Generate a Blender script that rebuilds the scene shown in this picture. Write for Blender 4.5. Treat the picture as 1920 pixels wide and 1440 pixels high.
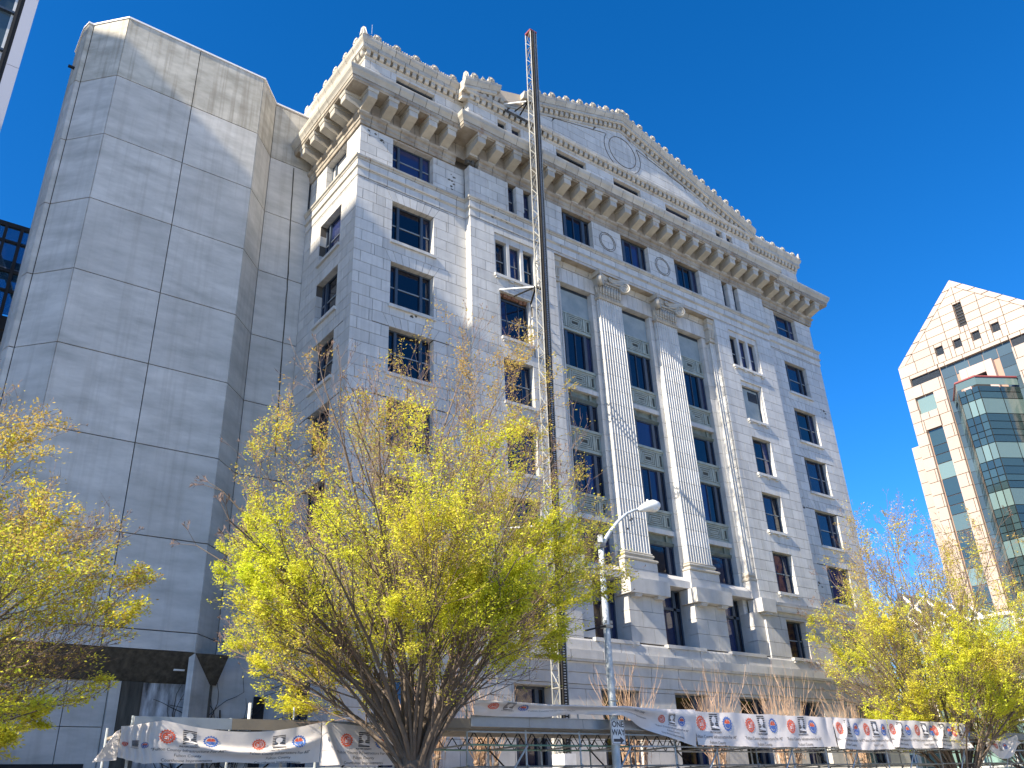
import bpy, math, random
from math import sin, cos, pi, radians, sqrt, atan2
from mathutils import Vector, Matrix, noise
rnd = random.Random(7)
SC = bpy.context.scene
COL = SC.collection
for o in list(bpy.data.objects):
    bpy.data.objects.remove(o)

# ---------------------------------------------------------------- camera
cam_d = bpy.data.cameras.new("camera"); cam = bpy.data.objects.new("camera", cam_d); COL.objects.link(cam)
cam_d.sensor_width = 36.0; cam_d.sensor_fit = 'HORIZONTAL'; cam_d.lens = 1615.324/1920*36.0
cam_d.clip_start = 0.1; cam_d.clip_end = 3000
cam.location = (-15.860, -32.652, 1.6)
cam.rotation_mode = 'XYZ'
_r = (2.0317, 0.0389, -0.6446)
cam.rotation_euler = (2.031782, 0.038888, -0.644631)
SC.camera = cam
# ---------------------------------------------------------------- sky and sun
SUN_T = Vector((1.0, 0.128, -0.78)).normalized()        # the way the light travels
elev = math.asin(-SUN_T.z); azi = atan2(-SUN_T.x, -SUN_T.y)   # clockwise from +Y
w = bpy.data.worlds.new("World"); SC.world = w; w.use_nodes = True
wn = w.node_tree; bg = wn.nodes['Background']
sky = wn.nodes.new('ShaderNodeTexSky'); sky.sky_type = 'NISHITA'; sky.sun_disc = False
sky.sun_elevation = elev; sky.sun_rotation = azi; sky.altitude = 300
sky.air_density = 0.75; sky.dust_density = 0.1; sky.ozone_density = 5.0
hsv = wn.nodes.new('ShaderNodeHueSaturation'); hsv.inputs['Saturation'].default_value = 1.28; hsv.inputs['Hue'].default_value = 0.503
wn.links.new(sky.outputs[0], hsv.inputs['Color']); wn.links.new(hsv.outputs[0], bg.inputs['Color'])
bg.inputs['Strength'].default_value = 0.11
sd = bpy.data.lights.new("sun", 'SUN'); sd.energy = 5.0; sd.angle = radians(0.53); sd.color = (1.0, 0.90, 0.74)
so = bpy.data.objects.new("sun", sd); COL.objects.link(so); so.location = (-60, -20, 80)
so.rotation_euler = SUN_T.to_track_quat('-Z', 'Y').to_euler()
SC.view_settings.view_transform = 'Standard'; SC.view_settings.look = 'None'
SC.view_settings.exposure = 1.36; SC.view_settings.gamma = 1.0
try: SC.view_settings.use_curve_mapping = False
except Exception: pass

# ---------------------------------------------------------------- materials
def mat(name, base, rough=0.6, metal=0.0, var=0.0, dirt=0.0, dscale=0.6, dcol=None, stain=0.0, scol=(0.22, 0.13, 0.08), streak=0.0, bump=0.0, bscale=20, spec=0.5, stain_thr=0.62, aniso=(1,1,1)):
    m = bpy.data.materials.new(name); m.use_nodes = True; nt = m.node_tree; N = nt.nodes; L = nt.links
    b = N['Principled BSDF']; b.inputs['Roughness'].default_value = rough; b.inputs['Metallic'].default_value = metal
    b.inputs['Specular IOR Level'].default_value = spec
    rgb = N.new('ShaderNodeRGB'); rgb.outputs[0].default_value = (*base, 1); cur = rgb.outputs[0]
    geo = N.new('ShaderNodeNewGeometry')
    def mul(c, f):
        x = N.new('ShaderNodeMix'); x.data_type = 'RGBA'; x.blend_type = 'MULTIPLY'; x.inputs[0].default_value = 1
        L.new(c, x.inputs[6]); L.new(f, x.inputs[7]); return x.outputs[2]
    def mapr(src, a, bb, c, d):
        x = N.new('ShaderNodeMapRange'); x.inputs[1].default_value = a; x.inputs[2].default_value = bb
        x.inputs[3].default_value = c; x.inputs[4].default_value = d; L.new(src, x.inputs[0]); return x.outputs[0]
    def nz(scale, detail=4, vs=(1, 1, 1), rg=0.6):
        mp = N.new('ShaderNodeMapping'); mp.inputs['Scale'].default_value = vs; L.new(geo.outputs['Position'], mp.inputs[0])
        x = N.new('ShaderNodeTexNoise'); x.inputs['Scale'].default_value = scale; x.inputs['Detail'].default_value = detail
        x.inputs['Roughness'].default_value = rg; L.new(mp.outputs[0], x.inputs[0]); return x.outputs[0]
    if var:
        oi = N.new('ShaderNodeObjectInfo'); ad = N.new('ShaderNodeMath'); ad.operation = 'ADD'; L.new(oi.outputs['Random'], ad.inputs[0]); L.new(geo.outputs['Random Per Island'], ad.inputs[1])
        fr = N.new('ShaderNodeMath'); fr.operation = 'FRACT'; L.new(ad.outputs[0], fr.inputs[0]); cur = mul(cur, mapr(fr.outputs[0], 0, 1, 1-var, 1+var*0.4))
    if dirt:
        f = mapr(nz(dscale, 6, aniso), 0.35, 0.7, 0, dirt)
        x = N.new('ShaderNodeMix'); x.data_type = 'RGBA'; L.new(f, x.inputs[0]); L.new(cur, x.inputs[6])
        dc = dcol or tuple(c*0.55 for c in base); x.inputs[7].default_value = (*dc, 1); cur = x.outputs[2]
    if streak:
        f = mapr(nz(1.0, 5, (3.5, 3.5, 0.12)), 0.5, 0.72, 0, streak)
        x = N.new('ShaderNodeMix'); x.data_type = 'RGBA'; L.new(f, x.inputs[0]); L.new(cur, x.inputs[6])
        x.inputs[7].default_value = (base[0]*0.45, base[1]*0.42, base[2]*0.38, 1); cur = x.outputs[2]
    if stain:
        f = mapr(nz(0.9, 7, (1, 1, 0.8), 0.72), stain_thr, stain_thr+0.09, 0, stain)
        x = N.new('ShaderNodeMix'); x.data_type = 'RGBA'; L.new(f, x.inputs[0]); L.new(cur, x.inputs[6])
        x.inputs[7].default_value = (*scol, 1); cur = x.outputs[2]
    L.new(cur, b.inputs['Base Color'])
    if bump:
        bp = N.new('ShaderNodeBump'); bp.inputs['Strength'].default_value = bump; bp.inputs['Distance'].default_value = 0.02
        L.new(nz(bscale, 4), bp.inputs['Height']); L.new(bp.outputs[0], b.inputs['Normal'])
    return m
M = {}
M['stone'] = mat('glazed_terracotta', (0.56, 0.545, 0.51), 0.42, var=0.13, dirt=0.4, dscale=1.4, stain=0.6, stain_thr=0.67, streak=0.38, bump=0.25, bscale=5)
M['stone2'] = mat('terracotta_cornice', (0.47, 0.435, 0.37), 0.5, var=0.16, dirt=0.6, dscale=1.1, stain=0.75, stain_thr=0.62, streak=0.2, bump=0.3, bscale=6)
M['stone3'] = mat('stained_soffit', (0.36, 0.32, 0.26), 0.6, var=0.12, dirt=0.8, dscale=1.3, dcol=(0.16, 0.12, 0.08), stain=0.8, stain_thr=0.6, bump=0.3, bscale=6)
M['twigs'] = mat('reddish_twigs', (0.16, 0.105, 0.08), 0.8, dirt=0.5, dscale=1.5, dcol=(0.11, 0.07, 0.055))
M['granite'] = mat('grey_granite', (0.52, 0.50, 0.47), 0.65, var=0.1, dirt=0.4, dscale=1.5, streak=0.25, bump=0.3, bscale=30)
M['mortar'] = mat('mortar', (0.08, 0.07, 0.06), 0.9)
M['frame'] = mat('blue_grey_steel', (0.045, 0.065, 0.095), 0.45, dirt=0.5, dscale=3)
M['frame_l'] = mat('pale_rail', (0.22, 0.25, 0.27), 0.5)
M['bronze'] = mat('weathered_metal_panel', (0.20, 0.235, 0.20), 0.55, var=0.15, dirt=0.8, dscale=2.2, dcol=(0.07, 0.075, 0.05), stain=0.6, scol=(0.20, 0.16, 0.08), stain_thr=0.6)
M['board'] = mat('grey_board', (0.20, 0.25, 0.27), 0.7, dirt=0.7, dscale=1.2, dcol=(0.33, 0.37, 0.38))
M['bronze_d'] = mat('dark_panel_ground', (0.045, 0.05, 0.04), 0.7)  # recess shade put into the colour so the nested mouldings read
M['bronze_l'] = mat('pale_grey_green_metal', (0.33, 0.375, 0.34), 0.5, var=0.1, dirt=0.6, dscale=2, dcol=(0.17, 0.18, 0.14))
M['conc'] = mat('board_concrete', (0.58, 0.555, 0.51), 0.85, var=0.08, dirt=0.85, dscale=0.5, dcol=(0.34, 0.33, 0.30), streak=0.30, aniso=(.8, .8, 2.6), bump=0.3, bscale=6)
M['conc_top'] = mat('top_course_concrete', (0.56, 0.52, 0.44), 0.85, var=0.06, dirt=0.8, dscale=0.8, aniso=(.8, .8, 1.8), dcol=(0.26, 0.24, 0.19), streak=0.8, bump=0.3, bscale=6)
M['dark'] = mat('dark_gap', (0.015, 0.015, 0.016), 0.9)
M['algae'] = mat('black_streaked_concrete', (0.10, 0.09, 0.07), 0.9, dirt=0.9, dscale=1.6, dcol=(0.02, 0.018, 0.015), streak=0.8, aniso=(2.5, 2.5, 0.4))
M['algae2'] = mat('white_and_black_streaks', (0.62, 0.63, 0.64), 0.8, dirt=1.0, dscale=1.1, dcol=(0.004, 0.004, 0.005), streak=0.9, aniso=(2.6, 2.6, 0.7))
M['pink'] = mat('pink_granite', (0.41, 0.325, 0.265), 0.5, var=0.07, dirt=0.25, dscale=0.3)
M['pinkj'] = mat('pink_joint', (0.33, 0.21, 0.16), 0.8)
M['pinkd'] = mat('darker_pink_granite', (0.42, 0.31, 0.27), 0.5, var=0.07)
M['white'] = mat('white_paint', (0.78, 0.78, 0.76), 0.45, dirt=0.3, dscale=3)
M['galv'] = mat('galvanised_pole', (0.50, 0.54, 0.56), 0.5, metal=0.1, dirt=0.7, dscale=5, dcol=(0.26, 0.30, 0.33))
M['lamp'] = mat('lamp_head_paint', (0.72, 0.72, 0.68), 0.4)
M['steel'] = mat('scaffold_tube', (0.33, 0.35, 0.34), 0.45, metal=0.5, var=0.3, dirt=0.6, dscale=3, dcol=(0.13, 0.11, 0.09))
M['steel_g'] = mat('green_scaffold_tube', (0.18, 0.34, 0.24), 0.5, var=0.2, dirt=0.5, dscale=4)
M['steel_d'] = mat('dark_rack_steel', (0.02, 0.019, 0.018), 0.8, spec=0.1, dirt=0.3, dscale=9, dcol=(0.05, 0.05, 0.05))
M['plank'] = mat('scaffold_plank', (0.26, 0.22, 0.17), 0.8, var=0.2, dirt=0.5, dscale=2)
M['alu'] = mat('grey_deck_beam', (0.33, 0.35, 0.37), 0.45, metal=0.4, dirt=0.5, dscale=1.5)
M['vinyl'] = mat('white_banner_vinyl', (0.72, 0.66, 0.62), 0.5, dirt=0.45, dscale=1.5, dcol=(0.52, 0.47, 0.43), bump=0.4, bscale=3)
M['ink_r'] = mat('red_print', (0.68, 0.11, 0.05), 0.6); M['ink_k'] = mat('black_print', (0.05, 0.048, 0.055), 0.6); M['ink_b'] = mat('blue_print', (0.06, 0.14, 0.42), 0.6)
M['ink_w'] = mat('white_print', (0.76, 0.72, 0.70), 0.6)
M['signw'] = mat('sign_white', (0.74, 0.75, 0.74), 0.4, dirt=0.2, dscale=6)
M['bark'] = mat('zelkova_bark', (0.17, 0.13, 0.10), 0.85, dirt=0.6, dscale=5, dcol=(0.10, 0.075, 0.055), bump=0.4, bscale=25)
M['twig'] = mat('orange_twig', (0.47, 0.31, 0.20), 0.7, var=0.4)
M['vine'] = mat('dead_vine', (0.03, 0.025, 0.02), 0.9)
M['asphalt'] = mat('asphalt', (0.05, 0.05, 0.052), 0.9, dirt=0.4, dscale=0.8, bump=0.4, bscale=60)
M['pave'] = mat('concrete_pavement', (0.42, 0.40, 0.37), 0.85, var=0.08, dirt=0.4, dscale=0.7)
M['panelw'] = mat('corner_metal_panel', (0.50, 0.49, 0.52), 0.4)
M['brick'] = mat('brown_brick', (0.25, 0.13, 0.08), 0.8, dirt=0.3, dscale=1)
M['beige'] = mat('beige_masonry', (0.55, 0.45, 0.34), 0.8, dirt=0.2, dscale=1)
M['mastw'] = mat('scuffed_mast_paint', (0.34, 0.34, 0.31), 0.5, var=0.3, dirt=0.7, dscale=6, dcol=(0.2, 0.18, 0.15))
M['red'] = mat('red_rail', (0.22, 0.05, 0.05), 0.45)
M['cap'] = mat('white_cap', (0.80, 0.78, 0.76), 0.6)
M['soil'] = mat('planting_soil', (0.08, 0.055, 0.035), 0.95, bump=0.5, bscale=20)
def glass(name, col, rough=0.06, wav=0.02, ior=1.55, trans=0.0, dirt=0.25):
    m = bpy.data.materials.new(name); m.use_nodes = True; nt = m.node_tree; N = nt.nodes; L = nt.links; b = N['Principled BSDF']
    b.inputs['Roughness'].default_value = rough; b.inputs['IOR'].default_value = ior; b.inputs['Specular IOR Level'].default_value = 0.6
    geo = N.new('ShaderNodeNewGeometry'); n = N.new('ShaderNodeTexNoise'); n.inputs['Scale'].default_value = 0.7; n.inputs['Detail'].default_value = 2
    L.new(geo.outputs['Position'], n.inputs[0])
    mr = N.new('ShaderNodeMapRange'); mr.inputs[3].default_value = 0.3; mr.inputs[4].default_value = 3.5
    oi = N.new('ShaderNodeObjectInfo'); ad = N.new('ShaderNodeMath'); ad.operation = 'ADD'; L.new(oi.outputs['Random'], ad.inputs[0]); L.new(geo.outputs['Random Per Island'], ad.inputs[1])
    fr = N.new('ShaderNodeMath'); fr.operation = 'FRACT'; L.new(ad.outputs[0], fr.inputs[0]); pw = N.new('ShaderNodeMath'); pw.operation = 'POWER'; pw.inputs[1].default_value = 3 if not trans and col[0] < .02 else 1; L.new(fr.outputs[0], pw.inputs[0]); L.new(pw.outputs[0], mr.inputs[0])
    if col[0] > .02: mr.inputs[3].default_value = .7; mr.inputs[4].default_value = 1.4
    mx = N.new('ShaderNodeMix'); mx.data_type = 'RGBA'; mx.blend_type = 'MULTIPLY'; mx.inputs[0].default_value = 1; mx.inputs[6].default_value = (*col, 1)
    L.new(mr.outputs[0], mx.inputs[7]); L.new(mx.outputs[2], b.inputs['Base Color'])
    bp = N.new('ShaderNodeBump'); bp.inputs['Strength'].default_value = 1.0; bp.inputs['Distance'].default_value = wav; L.new(n.outputs[0], bp.inputs['Height']); L.new(bp.outputs[0], b.inputs['Normal'])
    if trans:
        t = N.new('ShaderNodeBsdfTransparent'); t.inputs[0].default_value = (0.55, 0.75, 0.9, 1); ms = N.new('ShaderNodeMixShader'); ms.inputs[0].default_value = trans
        L.new(b.outputs[0], ms.inputs[1]); L.new(t.outputs[0], ms.inputs[2]); L.new(ms.outputs[0], N['Material Output'].inputs[0])
    return m
M['glass'] = glass('dark_window_glass', (0.006, 0.009, 0.03))
M['glass_t'] = glass('tower_glass', (0.05, 0.075, 0.09), 0.1, 0.01)
M['glass_p'] = glass('green_tower_glass', (0.025, 0.045, 0.045), 0.08, 0.01, 1.8)
M['glass_pl'] = glass('pale_vision_glass', (0.11, 0.16, 0.145), 0.12, 0.01, 1.8)
M['glass_b'] = glass('bridge_glass', (0.03, 0.07, 0.10), 0.05, 0.01, 1.5, 0.55)
M['glass_a'] = glass('atrium_glass', (0.25, 0.38, 0.34), 0.1, 0.01, 1.5, 0.35)
def leafmat(name, c1, c2, c3):
    m = bpy.data.materials.new(name); m.use_nodes = True; nt = m.node_tree; N = nt.nodes; L = nt.links; N.remove(N['Principled BSDF'])
    geo = N.new('ShaderNodeNewGeometry'); cr = N.new('ShaderNodeValToRGB'); cr.color_ramp.elements[0].color = (*c1, 1); cr.color_ramp.elements[1].color = (*c3, 1)
    e = cr.color_ramp.elements.new(0.55); e.color = (*c2, 1)
    n = N.new('ShaderNodeTexNoise'); n.inputs['Scale'].default_value = 0.45; n.inputs['Detail'].default_value = 3; L.new(geo.outputs['Position'], n.inputs[0])
    ad = N.new('ShaderNodeMath'); ad.operation = 'MULTIPLY_ADD'; ad.inputs[1].default_value = 0.45; L.new(geo.outputs['Random Per Island'], ad.inputs[0])
    sb = N.new('ShaderNodeMapRange'); sb.inputs[1].default_value = 0.3; sb.inputs[2].default_value = 0.7; sb.inputs[3].default_value = 0; sb.inputs[4].default_value = 0.55
    L.new(n.outputs[0], sb.inputs[0]); L.new(sb.outputs[0], ad.inputs[2]); L.new(ad.outputs[0], cr.inputs[0])
    d = N.new('ShaderNodeBsdfDiffuse'); t = N.new('ShaderNodeBsdfTranslucent'); ms = N.new('ShaderNodeMixShader'); ms.inputs[0].default_value = 0.45
    L.new(cr.outputs[0], d.inputs[0]); L.new(cr.outputs[0], t.inputs[0]); L.new(d.outputs[0], ms.inputs[1]); L.new(t.outputs[0], ms.inputs[2]); L.new(ms.outputs[0], N['Material Output'].inputs[0])
    return m
M['leaf'] = leafmat('spring_leaves', (0.62, 0.72, 0.06), (0.72, 0.70, 0.08), (0.62, 0.46, 0.13))
M['leaf_o'] = leafmat('bronze_spring_leaves', (0.55, 0.52, 0.09), (0.55, 0.40, 0.12), (0.42, 0.24, 0.10))

# ---------------------------------------------------------------- mesh helpers
class MB:
    def __init__(s): s.v = []; s.f = []
    def add(s, vs, fs):
        b = len(s.v); s.v += [tuple(x) for x in vs]; s.f += [tuple(i+b for i in f) for f in fs]
    def box(s, x0, x1, y0, y1, z0, z1):
        s.add([(x0,y0,z0),(x1,y0,z0),(x1,y1,z0),(x0,y1,z0),(x0,y0,z1),(x1,y0,z1),(x1,y1,z1),(x0,y1,z1)],
              [(0,3,2,1),(4,5,6,7),(0,1,5,4),(1,2,6,5),(2,3,7,6),(3,0,4,7)])
    def prism(s, a, b):                                   # two matching rings of points
        n = len(a); s.add(list(a)+list(b), [tuple(range(n))[::-1], tuple(range(n, 2*n))]+[(i, (i+1) % n, (i+1) % n+n, i+n) for i in range(n)])
    def tube(s, p0, p1, r0, r1=None, n=6):
        r1 = r0 if r1 is None else r1; s.path([p0, p1], [r0, r1], n)
    def path(s, pts, rs, n=6, cap=True):
        pts = [Vector(p) for p in pts]; b = len(s.v); up = None
        for i, p in enumerate(pts):
            t = (pts[min(i+1, len(pts)-1)]-pts[max(i-1, 0)])
            if t.length < 1e-9: t = Vector((0, 0, 1))
            t.normalize()
            if up is None: up = t.orthogonal().normalized()
            else:
                up = up-t*up.dot(t); up = up.normalized() if up.length > 1e-6 else t.orthogonal().normalized()
            q = t.cross(up)
            for k in range(n):
                a = 2*pi*k/n; s.v.append(tuple(p+(up*cos(a)+q*sin(a))*rs[i]))
        for i in range(len(pts)-1):
            for k in range(n):
                k2 = (k+1) % n; s.f.append((b+i*n+k, b+i*n+k2, b+(i+1)*n+k2, b+(i+1)*n+k))
        if cap:
            s.f.append(tuple(b+k for k in range(n))[::-1]); e = b+(len(pts)-1)*n; s.f.append(tuple(e+k for k in range(n)))
    def ell(s, c, r, nu=8, nv=6):
        vs = [(c[0], c[1], c[2]-r[2])]; fs = []
        for j in range(1, nv):
            ph = -pi/2+pi*j/nv
            for i in range(nu):
                a = 2*pi*i/nu; vs.append((c[0]+r[0]*cos(ph)*cos(a), c[1]+r[1]*cos(ph)*sin(a), c[2]+r[2]*sin(ph)))
        vs.append((c[0], c[1], c[2]+r[2])); top = len(vs)-1
        for i in range(nu):
            i2 = (i+1) % nu; fs.append((0, 1+i2, 1+i)); fs.append((top, 1+(nv-2)*nu+i, 1+(nv-2)*nu+i2))
            for j in range(nv-2): a = 1+j*nu; fs.append((a+i, a+i2, a+nu+i2, a+nu+i))
        s.add(vs, fs)
    def mesh(s, name, smooth=False):
        me = bpy.data.meshes.new(name); me.from_pydata(s.v, [], s.f)
        if smooth: me.shade_smooth()
        return me
def obj(name, mb, m, parent=None, smooth=False, **kw):
    me = mb if isinstance(mb, bpy.types.Mesh) else mb.mesh(name, smooth)
    if m and not me.materials: me.materials.append(M[m] if isinstance(m, str) else m)
    o = bpy.data.objects.new(name, me); COL.objects.link(o)
    if parent:
        o.parent = parent
        if not parent.parent: o.matrix_parent_inverse = Matrix.Translation(-Vector(parent.location))
    for k, v in kw.items(): o[k] = v
    return o
def thing(name, label, cat, loc=(0, 0, 0), group=None):
    o = bpy.data.objects.new(name, None); COL.objects.link(o); o.location = loc; o['label'] = label; o['category'] = cat
    o.empty_display_size = 0.5
    if group: o['group'] = group
    return o
def tag(o, label, cat, group=None):
    o['label'] = label; o['category'] = cat
    if group: o['group'] = group
    return o

# ---------------------------------------------------------------- frames: (u, z, n) -> world, n points out of the wall
def front(Y): return lambda u, z, n=0.0: (u, Y-n, z)
def west(X): return lambda u, z, n=0.0: (X-n, u, z)
def fbox(mb, F, u0, u1, z0, z1, n0, n1):
    a = [F(u0, z0, n0), F(u1, z0, n0), F(u1, z1, n0), F(u0, z1, n0)]; b = [F(u0, z0, n1), F(u1, z0, n1), F(u1, z1, n1), F(u0, z1, n1)]
    mb.prism(a, b)
def fpoly(mb, F, pts, n0, n1):
    mb.prism([F(u, z, n0) for u, z in pts], [F(u, z, n1) for u, z in pts])
def rsub(rects, h):
    out = []
    for (a, b, c, d) in rects:
        u0, u1, z0, z1 = h
        if b <= u0 or a >= u1 or d <= z0 or c >= z1: out.append((a, b, c, d)); continue
        if a < u0: out.append((a, u0, c, d))
        if b > u1: out.append((u1, b, c, d))
        m0, m1 = max(a, u0), min(b, u1)
        if c < z0: out.append((m0, m1, c, z0))
        if d > z1: out.append((m0, m1, z1, d))
    return out
STONES = []    # (distance, parent, mesh builder, material) - the nearest 300 become parts, the rest one part
CAMP = Vector((-15.86, -32.65, 1.6))
def stone(F, pts, n0, n1, parent, m='stone'):
    mb = MB(); fpoly(mb, F, pts, n0, n1); c = Vector(F(sum(p[0] for p in pts)/len(pts), sum(p[1] for p in pts)/len(pts), n1))
    STONES.append(((c-CAMP).length, parent, mb, m))
G = 0.0115
def ashlar(F, u0, u1, z0, z1, ops, parent, h=0.65, L=1.28, anchor=28.53, deepL=True, deepR=True, m='stone', vous=True, thick=0.45, core=True, phase=0.0, wav=0.003):
    holes = list(ops); extra = []
    if vous:
        for (a, b, c, d) in ops:
            if d+h > z1+0.05 or (b-a) < 1.2: continue
            hw = 0.95; l0, r0 = max(a-hw, u0), min(b+hw, u1)
            holes.append((l0, r0, d, d+h)); n = max(5, int(round((b-a+0.7)/0.5)) | 1)
            for k in range(n):
                t0, t1 = k/n, (k+1)/n
                B = lambda t: a+(b-a)*t
                T = lambda t: a-0.35+(b-a+0.7)*t
                extra.append(([(B(t0)+G, d), (B(t1)-G, d), (T(t1)-G, d+h-G), (T(t0)+G, d+h-G)], thick))
            extra.append(([(l0+G, d+G), (a-G, d+G), (a-0.35-G, d+h-G), (l0+G, d+h-G)], 0.05)); extra.append(([(b+G, d+G), (r0-G, d+G), (r0-G, d+h-G), (b+0.35+G, d+h-G)], 0.05))
    k0 = int(math.floor((z0-anchor)/h))-1; k1 = int(math.ceil((z1-anchor)/h))+1
    for k in range(k0, k1):
        a, b = max(z0, anchor+k*h), min(z1, anchor+(k+1)*h)
        if b-a < 0.06: continue
        off = (0.5 if k % 2 else 0.0)*L+phase
        cuts = [u0]; u = u0+L*0.5-off+L*0.3
        while u < u1-0.25:
            if u > u0+0.25: cuts.append(u+rnd.uniform(-0.05, 0.05))
            u += L
        cuts.append(u1)
        for i in range(len(cuts)-1):
            rs = [(cuts[i], cuts[i+1], a, b)]
            for hl in holes: rs = rsub(rs, hl)
            for (p, q, c, d) in rs:
                if q-p < 0.06 or d-c < 0.06: continue
                deep = any((abs(p-o[1]) < 1e-4 or abs(q-o[0]) < 1e-4) and c < o[3] and d > o[2] for o in ops) or any(abs(c-o[3]) < 1e-4 and p < o[1] and q > o[0] for o in ops)
                if (deepL and abs(p-u0) < 1e-4) or (deepR and abs(q-u1) < 1e-4): deep = True
                gl = 0 if any(abs(p-o[1]) < 1e-4 for o in ops) or abs(p-u0) < 1e-4 else G
                gr = 0 if any(abs(q-o[0]) < 1e-4 for o in ops) or abs(q-u1) < 1e-4 else G
                w = rnd.uniform(-wav, wav)
                stone(F, [(p+gl, c+G), (q-gr, c+G), (q-gr, d-G), (p+gl, d-G)], -(thick if deep else 0.05), w, parent, m)
    for pts, t in extra: stone(F, pts, -t, rnd.uniform(-wav, wav), parent, m)
    if core:
        rs = [(u0+0.03, u1-0.03, z0, z1)]
        for (a, b, c, d) in ops: rs = rsub(rs, (a-0.03, b+0.03, c-0.03, d+0.03))
        mb = MB()
        for (a, b, c, d) in rs: fbox(mb, F, a, b, c, d, -0.43, -0.022)
        obj('mortar_bed', mb, 'mortar', parent)
def flush_stones(name='stone_block'):
    by = {}
    for s in STONES: by.setdefault(s[1].name, []).append(s)
    for pn, L in by.items():
        L.sort(key=lambda s: s[0]); par = L[0][1]; rest = {}
        for i, s in enumerate(L):
            if i < 296: obj(name, s[2], s[3], par)
            else: rest.setdefault(s[3], MB()).add(s[2].v, s[2].f)
        for m, mb in rest.items(): obj('farther_blocks', mb, m, par, kind='stuff')
    STONES.clear()

# mitred mouldings along a plan path, cut into stones; outward is to the right of the heading
def mouldings(name, path, prof, L, m, parent, zf=None, skip=None, gap=0.016, first=0.0):
    P = [Vector((p[0], p[1])) for p in path]; nrm = []
    for i in range(len(P)-1):
        d = (P[i+1]-P[i]).normalized(); nrm.append(Vector((d.y, -d.x)))
    dm = max(abs(p[0]) for p in prof); out = []; bed = MB()
    for i in range(len(P)-1):
        seg = P[i+1]-P[i]; ln = seg.length; d = seg/ln
        def mit(j):
            if j == 0 or j == len(P)-1: return nrm[min(j, len(nrm)-1)]
            a, b = nrm[j-1], nrm[j]; return (a+b)/(1+a.dot(b))
        e = dm+0.35
        if ln < 2*e+L: cuts = [0, ln]
        else:
            n = max(1, int(round((ln-2*e)/L))); cuts = [0]+[e+(ln-2*e)*k/n for k in range(n+1)]+[ln]
        for k in range(len(cuts)-1):
            a, b = cuts[k], cuts[k+1]; va = mit(i) if k == 0 else nrm[i]; vb = mit(i+1) if k == len(cuts)-2 else nrm[i]
            ga = 0 if k == 0 else gap; gb = 0 if k == len(cuts)-2 else gap
            pa, pb = P[i]+d*(a+ga), P[i]+d*(b-gb); c = (pa+pb)/2
            if skip and skip(c): continue
            j = rnd.uniform(-0.004, 0.004)
            A = [(pa.x+va.x*(q+j), pa.y+va.y*(q+j), z) for q, z in prof]; B = [(pb.x+vb.x*(q+j), pb.y+vb.y*(q+j), z) for q, z in prof]
            mb = MB(); mb.prism(A, B); obj(name, mb, m, parent)
        if ln > 2*e+L and L < 3:
            va, vb = mit(i), mit(i+1); pa, pb = P[i]+d*.03, P[i+1]-d*.03; zl, zh = min(z for x, z in prof)+.022, max(z for x, z in prof)-.022; q = [(x-.035 if x > -.15 else x, min(max(z, zl), zh)) for x, z in prof]
            bed.prism([(pa.x+va.x*x, pa.y+va.y*x, z) for x, z in q], [(pb.x+vb.x*x, pb.y+vb.y*x, z) for x, z in q])
    if bed.v and not skip: obj('joint_bed', bed, 'mortar', parent)
def rake(name, Y, x0, x1, z0, slope, prof, L, m, parent, skip=None):
    n = max(1, int(round(abs(x1-x0)/L)))
    for k in range(n):
        a = x0+(x1-x0)*k/n; b = x0+(x1-x0)*(k+1)/n; s = 1 if x1 > x0 else -1
        if skip and skip((a+b)/2): continue
        ga = 0.012*s if k > 0 else 0; gb = 0.012*s if k < n-1 else 0
        mb = MB(); mb.prism([(a+ga, Y-d, z0+slope*abs(a-x0)+z) for d, z in prof], [(b-gb, Y-d, z0+slope*abs(b-x0)+z) for d, z in prof]); obj(name, mb, m, parent)
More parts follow.
